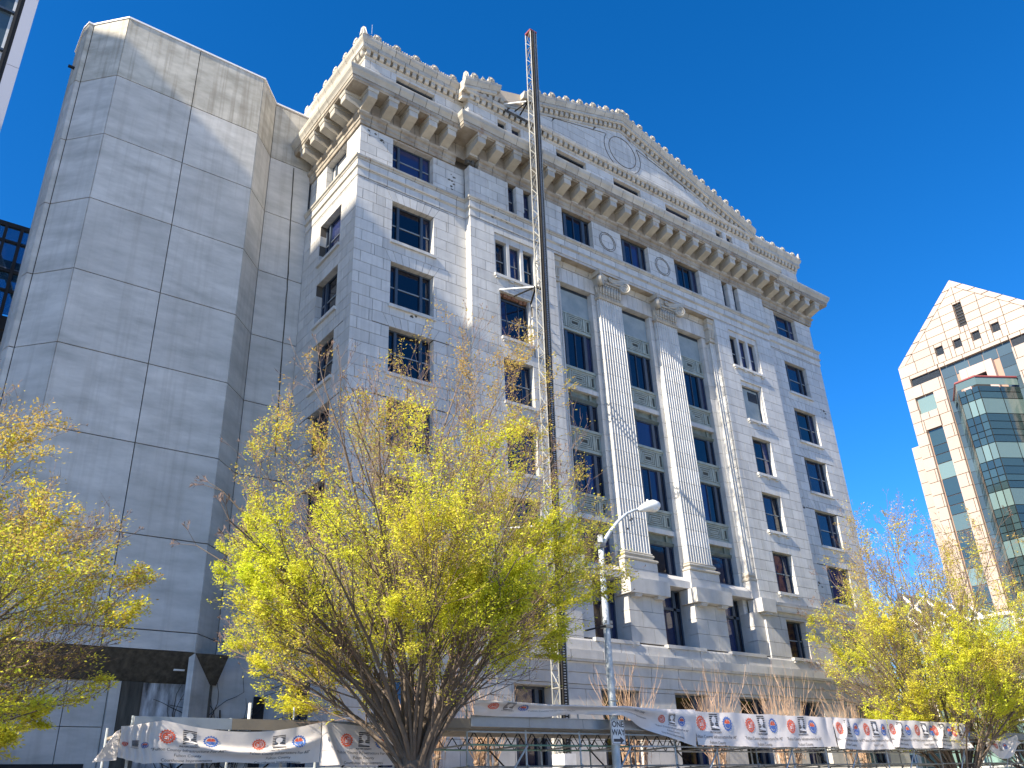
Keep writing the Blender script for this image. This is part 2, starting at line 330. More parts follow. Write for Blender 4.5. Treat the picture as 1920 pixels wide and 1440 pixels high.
# ================================================================ the courthouse
W = 40.4; PL, PR = 6.85, 33.55; OL, OR = 12.97, 27.43
CX = [15.12, 20.2, 25.28]; PX = [17.66, 22.74]
CH = thing('courthouse', 'tall cream stone courthouse with a pediment, giant ionic pilasters and a bracketed cornice', 'building', (20.2, 0, 0))
def window(F, a, b, c, d, style='3', depth=0.36, parent=CH, pm='glass', fr=0.07):
    mb = MB(); n0, n1 = -depth-0.06, -depth+0.05
    fbox(mb, F, a, a+fr, c, d, n0, n1); fbox(mb, F, b-fr, b, c, d, n0, n1); fbox(mb, F, a+fr, b-fr, d-fr, d, n0, n1); fbox(mb, F, a+fr, b-fr, c, c+fr, n0, n1)
    a2, b2, c2, d2 = a+fr, b-fr, c+fr, d-fr; w = b2-a2; mid = (c2+d2)/2; li = []
    def vbar(u, t=0.05, p=0.03): fbox(mb, F, u-t, u+t, c2, d2, n0-0.003, n1+p)
    if style == '3':
        u1, u2 = a2+w*0.19, b2-w*0.21; vbar(u1, 0.075, 0.05); vbar(u2, 0.075, 0.05); li = [(a2, u1-0.075), (u1+0.075, u2-0.075), (u2+0.075, b2)]
    elif style == '2': li = [(a2, a2+w*0.25), (a2+w*0.25, a2+w*0.72), (a2+w*0.72, b2)]; vbar(li[0][1], 0.018, -0.02); vbar(li[1][1], 0.018, -0.02)
    elif style == '4':
        u1, u2 = a2+w*0.17, b2-w*0.2; vbar(u1, 0.11, 0.05); vbar(u2, 0.11, 0.05); um = (u1+u2)/2; vbar(um, 0.022, 0.0); li = [(a2, u1-.11), (u1+.11, um-.022), (um+.022, u2-.11), (u2+.11, b2)]
    elif style == '4w':
        u1, u2 = a2+w*0.17, b2-w*0.2; vbar(u1, 0.11, 0.05); vbar(u2, 0.11, 0.05); li = [(a2, u1-.11), (u1+.11, u2-.11), (u2+.11, b2)]
    else: li = [(a2, b2)]
    wo = obj('window', mb, 'frame', parent)
    if style in ('3', '2', '1'):
        r = MB()
        for (p, q) in li: fbox(r, F, p, q, mid-0.03, mid+0.03, n0+0.02, n1-0.02)
        obj('meeting_rail', r, 'frame_l', wo)
    for (p, q) in li:
        g = MB(); fbox(g, F, p, q, c2, d2, n0+0.03, n0+0.045); obj('pane', g, pm, wo)
    return wo
def sill(F, a, b, z, parent=CH, proj=0.13, ext=0.09, h=0.17, br=0, m='stone'):
    mb = MB(); fbox(mb, F, a-ext, b+ext, z-h, z, -0.34, proj); so_ = obj('sill', mb, m, parent)
    for k in range(br):
        u = a+0.12+(b-a-0.24)*k/(br-1) if br > 1 else (a+b)/2
        g = MB(); fbox(g, F, u-0.13, u+0.13, z-h-0.11, z-h, 0.0, proj-0.03); obj('sill_bracket', g, m, so_)
TS = {0: (35.44, 33.40), 1: (31.11, 28.53), 2: (27.23, 24.63), 3: (23.37, 20.78), 4: (19.48, 16.92), 5: (15.58, 13.02), 6: (11.33, 9.10)}
EU = [(2.12, 4.73), (35.67, 38.28)]
# end bays
for i, (u0, u1) in enumerate(((0, PL), (PR, W))):
    a, b = EU[i]; F = front(0.0)
    ashlar(F, u0, u1, 12.0, 31.87, [(a, b, TS[r][1], TS[r][0]) for r in range(1, 6)], CH, deepL=(i == 1), deepR=(i == 0))
    Ft = front(0.11); s0, s1 = (0.11, PL) if i == 0 else (PR, W-0.11)
    ashlar(Ft, s0, s1, 33.19, 35.5, [(a, b, TS[0][1], TS[0][0])], CH, deepL=False, deepR=False, vous=False)
    Fb = front(-0.13); ashlar(Fb, u0-0.13 if i == 0 else u0, u1 if i == 0 else u1+.13, 9.0, 11.45, [(a, b, TS[6][1], TS[6][0])], CH, h=0.8, L=1.7, anchor=9.1, deepL=(i == 1), deepR=False, m='granite', vous=False)
    for r in range(7):
        FF = Ft if r == 0 else (Fb if r == 6 else F); window(FF, a, b, TS[r][1], TS[r][0], '3', 0.40 if i == 0 else 0.34)
        if r: sill(FF, a, b, TS[r][1], br=3 if r == 6 else 0, m='granite' if r == 6 else 'stone', proj=0.13 if r < 6 else 0.2)
# side wall
F = west(0.0); SU = (1.72, 4.19)
ashlar(F, 0.05, 6.33, 12.0, 31.87, [(SU[0], SU[1], TS[r][1], TS[r][0]) for r in range(1, 6)], CH, deepL=False, deepR=False)
ashlar(west(0.11), 0.16, 6.33, 33.19, 35.5, [(SU[0], SU[1], TS[0][1], TS[0][0])], CH, deepL=False, deepR=False, vous=False)
ashlar(west(-0.13), -0.08, 6.33, 9.0, 11.45, [(SU[0], SU[1], TS[6][1], TS[6][0])], CH, h=0.8, L=1.7, anchor=9.1, deepL=False, deepR=False, m='granite', vous=False)
for r in range(7):
    FF = west(0.11) if r == 0 else (west(-0.13) if r == 6 else F); window(FF, SU[0], SU[1], TS[r][1], TS[r][0], '3', 0.40)
    if r: sill(FF, SU[0], SU[1], TS[r][1])
# pavilions
for i, (u0, u1) in enumerate(((PL, OL), (OR, PR))):
    F = front(-0.47); c = 10.05 if i == 0 else 30.35; a, b = c-0.98, c+0.98
    if i == 0: a, b = 8.85, 10.85
    rec = (c-1.55, c+1.55, 28.45, 31.42)
    slits = [(c-1.42+k*1.0, c-1.42+k*1.0+0.82-0.04) for k in range(3)]
    ops = [rec, (a-0.15, b+0.15, TS[2][1]-0.02, TS[2][0]+0.32)]+[(a, b, TS[r][1], TS[r][0]) for r in range(3, 6)]
    ashlar(F, u0, u1, 12.3, 31.87, ops, CH, vous=False, deepL=True, deepR=True, thick=0.55)
    # voussoir heads for rows 3..5 sit in the courses; recessed framed panel with three slits
    F2 = front(-0.47+0.10)
    mb = MB(); rs = [(rec[0]-0.02, rec[1]+0.02, rec[2], rec[3]+0.02)]
    for s in slits: rs = rsub(rs, (s[0], s[1], 28.55, 31.0))
    for r_ in rs:
        g = MB(); fbox(g, F2, r_[0]+.004, r_[1]-.004, r_[2]+.004, r_[3]-.004, -0.34, 0.0); obj('slit_surround', g, 'stone', CH)
    for s in slits:
        window(F2, s[0], s[1], 28.55, 31.0, '1', 0.30, fr=0.06)
    sill(F, rec[0], rec[1], 28.57, br=4)
    # framed window below
    g = MB(); za, zb = TS[2][1], TS[2][0]
    fbox(g, F2, a-0.16, a, za, zb+0.33, -0.33, 0.0); obj('window_surround', g, 'stone', CH)
    g = MB(); fbox(g, F2, b, b+0.16, za, zb+0.33, -0.33, 0.0); obj('window_surround', g, 'stone', CH)
    if i == 1:
        g = MB(); fbox(g, F2, a+.004, b-.004, zb+0.02, zb+0.33, -0.33, -0.02); obj('window_head', g, 'stone', CH)
    else:
        g = MB(); fbox(g, F2, a-0.1, b+0.1, zb+0.03, zb+0.33, -0.42, -0.25); obj('broken_head', g, 'dark', CH)
        for k in range(7):
            u = a+(b-a)*(k+0.5)/7; g = MB(); fbox(g, F2, u-0.13, u+0.1, zb+0.08+rnd.uniform(0, .1), zb+0.36, -0.24, -0.12+rnd.uniform(-.06, .05)); obj('rubble_backing', g, 'brick', CH)
    for r in range(2, 6):
        if i == 1 and r == 2:
            wo = window(F, a, b, za, zb, '0', 0.34, pm='board'); g = MB(); fbox(g, F, 30.2, 31.2, 26.3, 27.0, -0.36, -0.345); obj('louvre', g, 'dark', wo)
            for k in range(8):
                g = MB(); fbox(g, F, 30.22, 31.18, 26.33+k*0.083, 26.36+k*0.083, -0.344, -0.32); obj('louvre_blade', g, 'frame', wo)
        else: window(F, a, b, TS[r][1], TS[r][0], '2', 0.36)
        sill(F, a, b, TS[r][1], br=3)
    # R6 base storey
    Fb = front(-0.60)
    a6, b6 = (29.35, 31.25) if i == 1 else (8.95, 10.95)
    ashlar(Fb, u0, u1, 9.0, 11.45, [(a6, b6, 9.1, 11.33)], CH, h=0.8, L=1.7, anchor=9.1, m='granite', vous=False, thick=0.6)
    window(Fb, a6, b6, 9.1, 11.33, '3', 0.45); sill(Fb, a6, b6, 9.1, br=3, m='granite', proj=0.2)
    # top storey slits
# central entablature wall between string course and cornice
F = front(-0.47); top_ops = []
for c in CX: top_ops.append((c-1.27, c+1.27, 33.40, 35.48))
for c in (10.55, 29.85):
    top_ops += [(c-0.9, c-0.27, 33.40, 35.48), (c+0.27, c+0.9, 33.40, 35.48)]
top_ops = sorted(top_ops)
# the slit pair is split by its own mullion
ashlar(F, PL, PR, 33.19, 35.5, top_ops, CH, vous=False, thick=0.5, phase=0.3)
for (a, b, c, d) in top_ops:
    window(F, a, b, c, d, '4' if b-a > 1.5 else '1', 0.38, fr=0.07)
for c in PX:                                             # round incised medallions
    for r_, w_ in ((0.70, 0.03), (0.58, 0.03)):
        mb = MB(); n = 40
        pts = [F(c+r_*cos(2*pi*k/n), 34.38+r_*sin(2*pi*k/n), 0.012) for k in range(n+1)]; mb.path(pts, [.02]*(n+1), 5, False)
        obj('medallion_ring', mb, 'mortar', CH)
# narrow wall between portico ceiling and string course
ashlar(F, OL, OR, 31.72, 31.87, [], CH, vous=False, core=False, deepL=False, deepR=False, h=0.65)

BASE = [(0, 6.33), (0, 0), (PL, 0), (PL, -0.47), (PR, -0.47), (PR, 0), (W, 0), (W, 10)]
TOPP = [(0.0, 6.33), (0.0, 0.0), (PL, 0.0), (PL, -0.47), (PR, -0.47), (PR, 0.0), (W, 0.0), (W, 10)]
# string course (two moulded bands and the fascias between them)
mouldings('string_course_stone', BASE, [(-.3, 32.93), (.10, 32.93), (.13, 33.02), (.19, 33.06), (.20, 33.17), (.13, 33.21), (-.3, 33.22)], 1.25, 'stone2', CH)
mouldings('string_fascia_stone', BASE, [(-.3, 32.52), (.06, 32.52), (.07, 32.92), (-.3, 32.92)], 1.05, 'stone', CH)
mouldings('string_bead_stone', BASE, [(-.3, 32.32), (.03, 32.32), (.05, 32.38), (.11, 32.42), (.11, 32.505), (-.3, 32.51)], 1.5, 'stone2', CH)
mouldings('lower_fascia_stone', BASE, [(-.3, 31.90), (.02, 31.90), (.04, 31.95), (.035, 32.31), (-.3, 32.31)], 1.2, 'stone', CH)
# architrave, frieze, corona and cyma of the main cornice
def broken(c): return 6.4 < c.x < 7.6 and c.y < 0
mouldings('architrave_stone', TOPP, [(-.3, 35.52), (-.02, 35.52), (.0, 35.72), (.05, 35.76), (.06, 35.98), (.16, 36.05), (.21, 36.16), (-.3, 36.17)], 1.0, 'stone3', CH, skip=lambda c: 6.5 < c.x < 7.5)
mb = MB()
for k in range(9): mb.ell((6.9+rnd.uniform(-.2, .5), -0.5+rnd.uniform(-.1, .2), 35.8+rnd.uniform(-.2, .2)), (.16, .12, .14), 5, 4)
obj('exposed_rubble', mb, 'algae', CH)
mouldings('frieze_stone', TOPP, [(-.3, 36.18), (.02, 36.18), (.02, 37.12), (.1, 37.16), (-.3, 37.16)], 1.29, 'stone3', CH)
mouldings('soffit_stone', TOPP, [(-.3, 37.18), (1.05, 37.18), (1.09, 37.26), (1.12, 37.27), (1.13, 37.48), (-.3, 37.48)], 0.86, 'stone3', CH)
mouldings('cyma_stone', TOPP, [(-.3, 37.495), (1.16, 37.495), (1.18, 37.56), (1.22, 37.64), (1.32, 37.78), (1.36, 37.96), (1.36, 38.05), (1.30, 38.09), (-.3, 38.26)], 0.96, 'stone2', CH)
prof = [(-.2, 36.22), (0.12, 36.22), (0.30, 36.30), (.5, 36.42), (1.0, 36.66), (1.0, 37.0), (1.03, 37.02), (1.03, 37.175), (-.2, 37.175)]
def modil(F, u):
    mb = MB(); w_ = 0.275
    body = [(n, z) for n, z in prof if z < 37.01]; body = [(-.2, 36.22), (0.10, 36.22), (0.14, 36.34), (.45, 36.44), (.98, 36.60), (1.0, 36.66), (1.0, 36.98), (-.2, 36.98)]
    mb.prism([F(u-w_, z, n) for n, z in body], [F(u+w_, z, n) for n, z in body])
    cap = [(-.2, 36.985), (1.03, 36.985), (1.07, 37.08), (1.07, 37.172), (-.2, 37.172)]; w2 = w_+0.05
    mb.prism([F(u-w2, z, n) for n, z in cap], [F(u+w2, z, n) for n, z in cap]); return mb
pm_ = None
def put_modil(F, u, base=[None]):
    obj('modillion', modil(F, u), 'stone2', CH)
for k in range(5): put_modil(front(0.0), 0.19+1.285*k); put_modil(front(0.0), W-0.19-1.285*k); put_modil(west(0.0), 0.19+1.285*k)
for k in range(21): put_modil(front(-0.47), PL+0.25+k*(PR-PL-0.5)/20)
# shallow coffer rims between the brackets
for k in range(20):
    u = PL+0.25+(k+0.5)*(PR-PL-0.5)/20; g = MB(); F = front(-0.47)
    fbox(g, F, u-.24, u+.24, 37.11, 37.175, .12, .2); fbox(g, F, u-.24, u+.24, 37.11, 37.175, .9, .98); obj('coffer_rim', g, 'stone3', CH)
# ---------------- attic
AP = [(.2, 12), (.2, .2), (PL+.1, .2), (PL+.1, -.37), (PR-.1, -.37), (PR-.1, .2), (W-.2, .2), (W-.2, 12)]
def atwin(F, a, b):
    window(F, a, b, 39.2, 40.38, '0', 0.3, pm='glass')
ea = [(2.25, 4.9)]
ashlar(front(.2), .2, PL+.1, 38.0, 40.6, [(2.25, 4.9, 39.2, 40.38)], CH, h=.66, anchor=38, vous=False, deepL=False)
ashlar(front(.2), PR-.1, W-.2, 38.0, 40.6, [(35.5, 38.15, 39.2, 40.38)], CH, h=.66, anchor=38, vous=False, deepR=False)
ashlar(west(.2), .25, 11.9, 38.0, 40.6, [], CH, h=.66, anchor=38, vous=False, deepL=False, deepR=False)
ao = [(9.15, 9.85, 39.2, 40.38), (10.25, 10.98, 39.2, 40.38), (13.9, 16.5, 39.2, 40.38), (19.0, 21.6, 39.2, 40.38), (24.1, 26.7, 39.2, 40.38), (29.5, 30.25, 39.2, 40.38), (30.7, 31.4, 39.2, 40.38)]
ashlar(front(-.37), PL+.1, PR-.1, 38.0, 40.6, ao, CH, h=.66, anchor=38, vous=False)
atwin(front(.2), 2.25, 4.9); atwin(front(.2), 35.5, 38.15)
for (a, b, c, d) in ao: atwin(front(-.37), a, b)
mouldings('attic_bed_stone', AP, [(-.3, 40.58), (.03, 40.58), (.06, 40.74), (.10, 40.76), (-.3, 40.78)], 1.3, 'stone2', CH)
mouldings('dentil_backing', AP, [(-.3, 40.785), (.02, 40.785), (.02, 41.10), (-.3, 41.10)], 1.9, 'stone3', CH)
gapx = lambda c: 9.3 < c.x < 12.6 and c.y < 0
mouldings('attic_corona_stone', AP, [(-.3, 41.11), (.24, 41.11), (.29, 41.17), (.31, 41.18), (.32, 41.42), (-.3, 41.44)], 0.95, 'stone2', CH, skip=gapx)
g = MB(); g.box(9.2, 12.8, -.6, -.2, 41.05, 41.3); obj('exposed_steel', g, 'algae', CH)
for pth in ([(.2, 12), (.2, .2), (PL-.25, .2)], [(PR+.25, .2), (W-.2, .2), (W-.2, 12)]):
    mouldings('gutter_stone', pth, [(-.3, 41.45), (.31, 41.45), (.34, 41.52), (.44, 41.68), (.47, 41.80), (.47, 41.90), (-.3, 41.92)], 0.92, 'stone2', CH)
dm = {}
def dentil(F, u, z, key):
    mb = MB(); pr = [(-.02, .33), (-.02, .0), (.05, -.0), (.14, .03), (.19, .10), (.21, .33)]
    mb.prism([F(u-.13, z+q, p) for p, q in pr], [F(u+.13, z+q, p) for p, q in pr]); obj('dentil', mb, 'stone2', CH)
for k in range(15): dentil(front(.18), .3+.436*k, 40.785, 'f'); dentil(front(.18), W-.3-.436*k, 40.785, 'f')
for k in range(60): dentil(front(-.39), PL+.25+k*(PR-PL-.5)/59, 40.785, 'f')
for k in range(14): dentil(west(.18), .3+.436*k, 40.785, 'w')
# pediment
ZT = 41.88; SL = (46.32-ZT)/(20.2-6.42)
gp = [(-.1, -.45), (.36, -.45), (.40, -.36), (.50, -.18), (.52, -.08), (.52, 0), (-.1, .02)]
cp = [(-.3, -.76), (.26, -.76), (.31, -.70), (.34, -.69), (.34, -.47), (-.3, -.46)]
bp_ = [(-.3, -1.30), (.05, -1.30), (.08, -1.14), (-.3, -1.13)]
bk = [(-.3, -1.12), (.02, -1.12), (.02, -.77), (-.3, -.77)]
for (xa, xb) in ((6.42, 20.2), (33.98, 20.2)):
    br = lambda x: 8.9 < x < 11.4
    rake('raking_gutter_stone', -.42, xa, xb, ZT, SL, gp, .92, 'stone2', CH, br)
    rake('raking_corona_stone', -.42, xa, xb, ZT, SL, cp, 1.2, 'stone2', CH, lambda x: 9.4 < x < 11.3)
    rake('raking_bed_stone', -.42, xa, xb, ZT, SL, bp_, 1.2, 'stone2', CH); rake('raking_dentil_backing', -.42, xa, xb, ZT, SL, bk, 1.9, 'stone3', CH)
    n = 30; s = 1 if xb > xa else -1
    for k in range(2, n):
        x = xa+(xb-xa)*(k+.5)/n
        if 9.6 < x < 11.0: continue
        dentil(front(-.44), x, ZT+SL*abs(x-xa)-1.12, 'r')
g = MB(); g.prism([(9.0, -.5, ZT+SL*2.6-.85), (11.2, -.5, ZT+SL*4.8-.85), (11.2, -.5, ZT+SL*4.8-.02), (9.0, -.5, ZT+SL*2.6-.02)], [(9.0, 0, ZT+SL*2.6-.85), (11.2, 0, ZT+SL*4.8-.85), (11.2, 0, ZT+SL*4.8-.02), (9.0, 0, ZT+SL*2.6-.02)]); obj('exposed_roof_edge', g, 'beige', CH)
# tympanum, coursed stones clipped by the slopes
zt = lambda x: ZT-1.2+SL*(x-6.42) if x < 20.2 else ZT-1.2+SL*(33.98-x)
xl = lambda z: 6.42+(z-ZT+1.2)/SL
for k in range(7):
    a, b = 41.3+k*.62, min(41.3+(k+1)*.62, 45.2)
    if b-a < .05: continue
    L0, L1 = xl(a), xl(b); R0, R1 = 40.4-L0, 40.4-L1; n = max(2, int(round((R0-L0)/1.5))); o_ = .25 if k % 2 else 0
    cu = [L0+(R0-L0)*(i+(o_ if 0 < i < n else 0))/n for i in range(n+1)]
    for i in range(n):
        p, q = cu[i], cu[i+1]; p1 = max(p, L1); q1 = min(q, R1)
        if q1-p1 < .05: pts = [(p+G, a+G), (q-G, a+G), ((max(p, L1)+min(q, R1))/2, b)]
        else: pts = [(p+G, a+G), (q-G, a+G), (q1-G, b-G), (p1+G, b-G)]
        stone(front(-.42), pts, -.05, rnd.uniform(-.003, .003), CH)
g = MB(); g.prism([(7, -.395, 41.2), (33.4, -.395, 41.2), (20.2, -.395, 45.7)], [(7, 9, 41.2), (33.4, 9, 41.2), (20.2, 9, 45.7)]); obj('gable_roof', g, 'mortar', CH)
for r_ in (1.30, 1.75):
    n = 56; g = MB(); 
    pts = [front(-.42)(20.2+r_*cos(2*pi*k/n), 43.15+r_*sin(2*pi*k/n), .006) for k in range(n+1)]
    pts = [p for p in pts if p[2] < zt(p[0])-.05 and p[2] > 41.5]
    if r_ > 1.5:
        A = [p for p in pts if p[0] < 20.2 and p[2] < 44.2]; B = [p for p in pts if p[0] >= 20.2 and p[2] < 44.2]
        for S in (A, sorted(B, key=lambda p: p[2])):
            g.path(S, [.028]*len(S), 4, False)
        for s in (-1, 1): g.tube(front(-.42)(20.2+s*1.5, 44.15, .006), front(-.42)(20.2+s*11.2, 41.75, .006), .028, n=4)
    else: g.path(pts, [.028]*len(pts), 4, False)
    obj('incised_moulding', g, 'mortar', CH)
# antefixes: a ribbed shell on a foot; cresting waves between
def antefix_mesh(s=1.0):
    mb = MB(); n = 12; pts = []
    for k in range(n+1):
        a = pi*k/n; pts.append((.27*s*cos(a)*(1+.12*sin(a)), .15*s+.33*s*sin(a)))
    pts = [(-.2*s, 0)]+[(-x, z) for x, z in pts][::1]+[(.2*s, 0)]
    mb.prism([(x, -.05*s, z) for x, z in pts], [(x, .13*s, z) for x, z in pts])
    for k in range(7):
        a = pi*(k+.5)/7; mb.path([(0, -.05*s, .13*s), (.13*s*cos(a), -.10*s, .15*s+.17*s*sin(a)), (.24*s*cos(a), -.06*s, .15*s+.30*s*sin(a))], [.02*s, .035*s, .03*s], 5)
    pr = [(.27*s*cos(pi*k/n)*(1+.12*sin(pi*k/n)), -.06*s, .15*s+.33*s*sin(pi*k/n)) for k in range(n+1)]
    mb.path(pr, [.025*s]*len(pr), 5); mb.ell((-.16*s, -.06*s, .09*s), (.07*s, .05*s, .08*s), 6, 5); mb.ell((.16*s, -.06*s, .09*s), (.07*s, .05*s, .08*s), 6, 5)
    return mb
am = antefix_mesh(.88).mesh('antefix'); am.materials.append(M['stone2']); am2 = antefix_mesh(.55).mesh('small_antefix'); am2.materials.append(M['stone2'])
mb = MB(); mb.prism([(0, -.12, 0), (.22, -.12, 0), (.1, -.1, .5), (0, -.02, .62)], [(-.05, .1, 0), (.2, .1, 0), (.09, .05, .48), (-.02, .05, .6)]); mb.prism([(-.12, 0, 0), (-.12, .22, 0), (-.1, .1, .5), (-.02, 0, .62)], [(.1, -.05, 0), (.1, .2, 0), (.05, .09, .48), (.05, -.02, .6)])
acm = mb.mesh('acroterion'); acm.materials.append(M['stone2'])
def place(name, me, loc, rz=0.0, ry=0.0):
    o = bpy.data.objects.new(name, me); COL.objects.link(o); o.parent = CH; o.location = Vector(loc)-Vector((20.2, 0, 0)); o.rotation_euler = (0, ry, rz); return o
for k in range(5): place('antefix', am, (.72+1.31*k, -.18, 41.9)); place('antefix', am, (W-.72-1.31*k, -.18, 41.9))
for k in range(8): place('antefix', am, (-.18, .72+1.31*k, 41.9), -pi/2)
place('acroterion', acm, (-.2, -.2, 41.9)); place('acroterion', acm, (PL-.3, -.75, 41.95)); place('acroterion', acm, (W+.1, -.2, 41.9), pi/2)
for x0, x1 in ((-.1, PL-.5), (PR+.5, W+.1)):
    mb = MB(); n = int((x1-x0)/.16)
    mb.box(x0, x1, -.2, -.05, 41.9, 42.02)
    for k in range(n): mb.ell((x0+(k+.5)*.16, -.2, 42.02), (.07, .07, .07+.03*(k % 2)), 5, 4)
    obj('cresting', mb, 'stone2', CH)
mb = MB(); mb.box(-.2, -.05, -.1, 11, 41.9, 42.05); obj('cresting', mb, 'stone2', CH)
al = atan2(SL, 1)
for s in (1, -1):
    x0 = 6.42 if s > 0 else 33.98; n = 11
    for k in range(n):
        x = x0+s*(.75+k*1.27); xs = x0+s*(.75+(k+.5)*1.27)
        if not 9.0 < x < 11.3: place('antefix', am, (x, -.88, ZT+SL*abs(x-x0)), 0, -al*s)
        if k < n-1 and not 8.8 < xs < 11.3: place('small_antefix', am2, (xs, -.88, ZT+SL*abs(xs-x0)), 0, -al*s)
    mb = MB(); q = 20.2
    for (a, b) in (((x0, 8.9), (11.4, q)) if s > 0 else ((x0, q),)):
        mb.prism([(a, -.9, ZT+SL*abs(a-x0)), (a, -.7, ZT+SL*abs(a-x0)), (a, -.7, ZT+SL*abs(a-x0)+.12), (a, -.9, ZT+SL*abs(a-x0)+.12)], [(b, -.9, ZT+SL*abs(b-x0)), (b, -.7, ZT+SL*abs(b-x0)), (b, -.7, ZT+SL*abs(b-x0)+.12), (b, -.9, ZT+SL*abs(b-x0)+.12)])
    obj('cresting', mb, 'stone2', CH)
place('antefix', am, (20.2, -.88, 46.3))
for x, z in ((.25, 42), (8.1, 42.6), (13.9, 44.5), (18.3, 45.9), (30, 43.3), (25.8, 44.7)):
    g = MB(); g.tube((x, -.4, z), (x, -.4, z+.75), .012, n=4); obj('lightning_rod', g, 'galv', CH)
# body behind everything
g = MB(); g.box(.5, W-.3, .75, 20, 0, 41.4); g.box(.25, W-.25, .6, 20, 38.3, 41.5); g.box(W-.35, W, .5, 20, 0, 38); g.box(.3, W-.3, -.2, .9, 37.7, 38.3)
obj('building_core', g, 'granite', CH)
# ---------------------------------------------------------------- portico
g = MB()
for k in range(14):
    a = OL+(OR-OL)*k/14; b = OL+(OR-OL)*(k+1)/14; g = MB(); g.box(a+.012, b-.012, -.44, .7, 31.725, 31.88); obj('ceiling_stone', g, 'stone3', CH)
FB = front(.5)
bays = [(13.5, 16.72), (18.6, 21.8), (23.68, 26.9)]
def spandrel(c, z0, z1):
    a, b = c-1.25, c+1.25; mb = MB(); fbox(mb, FB, a, b, z0, z1, -.2, -.02); fbox(mb, FB, a, b, z1-.09, z1, -.015, .07); fbox(mb, FB, a, b, z0, z0+.10, -.015, .05); fbox(mb, FB, a, b, z0+.10, z0+.2, -.015, .02)
    so_ = obj('spandrel_panel', mb, 'bronze_l', CH); p0, p1 = z0+.22, z1-.11
    g = MB(); fbox(g, FB, a+.01, b-.01, z0+.2, z1-.09, -.018, -.008); obj('panel_ground', g, 'bronze_d', so_)
    for u in (a+.50, b-.56):
        g = MB(); fbox(g, FB, u-.085, u+.085, p0, p1, -.015, .06); obj('panel_post', g, 'bronze_l', so_)
    for (u0, u1) in ((a+.06, a+.38), (a+.64, b-.70), (b-.42, b-.06)):
        g = MB(); i = 0
        for k in range(3):
            o = .0+k*.125; t = .08; n1 = .045-.012*k
            if u1-u0 < 2*o+2*t or p1-p0 < 2*o+2*t+.02: break
            x0, x1, q0, q1 = u0+o, u1-o, p0+o, p1-o
            fbox(g, FB, x0, x1, q0, q0+t, -.015, n1); fbox(g, FB, x0, x1, q1-t, q1, -.015, n1); fbox(g, FB, x0, x0+t, q0+t, q1-t, -.015, n1); fbox(g, FB, x1-t, x1, q0+t, q1-t, -.015, n1)
        obj('nested_moulding', g, 'bronze_l', so_)
def sublintel(c, z0, z1):
    a, b = c-1.25, c+1.25; mb = MB(); fbox(mb, FB, a, b, z0, z1, -.2, -.06)
    for k in range(4): fbox(mb, FB, a, b, z0+.05*k, z0+.05*k+.035, -.05, .01+.022*k)
    so_ = obj('window_lintel_panel', mb, 'bronze', CH)
    for u in (a+.5, b-.56):
        g = MB(); fbox(g, FB, u-.08, u+.08, z0+.2, z1, -.05, .06); obj('panel_post', g, 'bronze', so_)
def ledge(c, z0, z1, n=.14, m='bronze_l'):
    mb = MB(); fbox(mb, FB, c-1.25, c+1.25, z0, z1, -.2, n); obj('ledge', mb, m, CH)
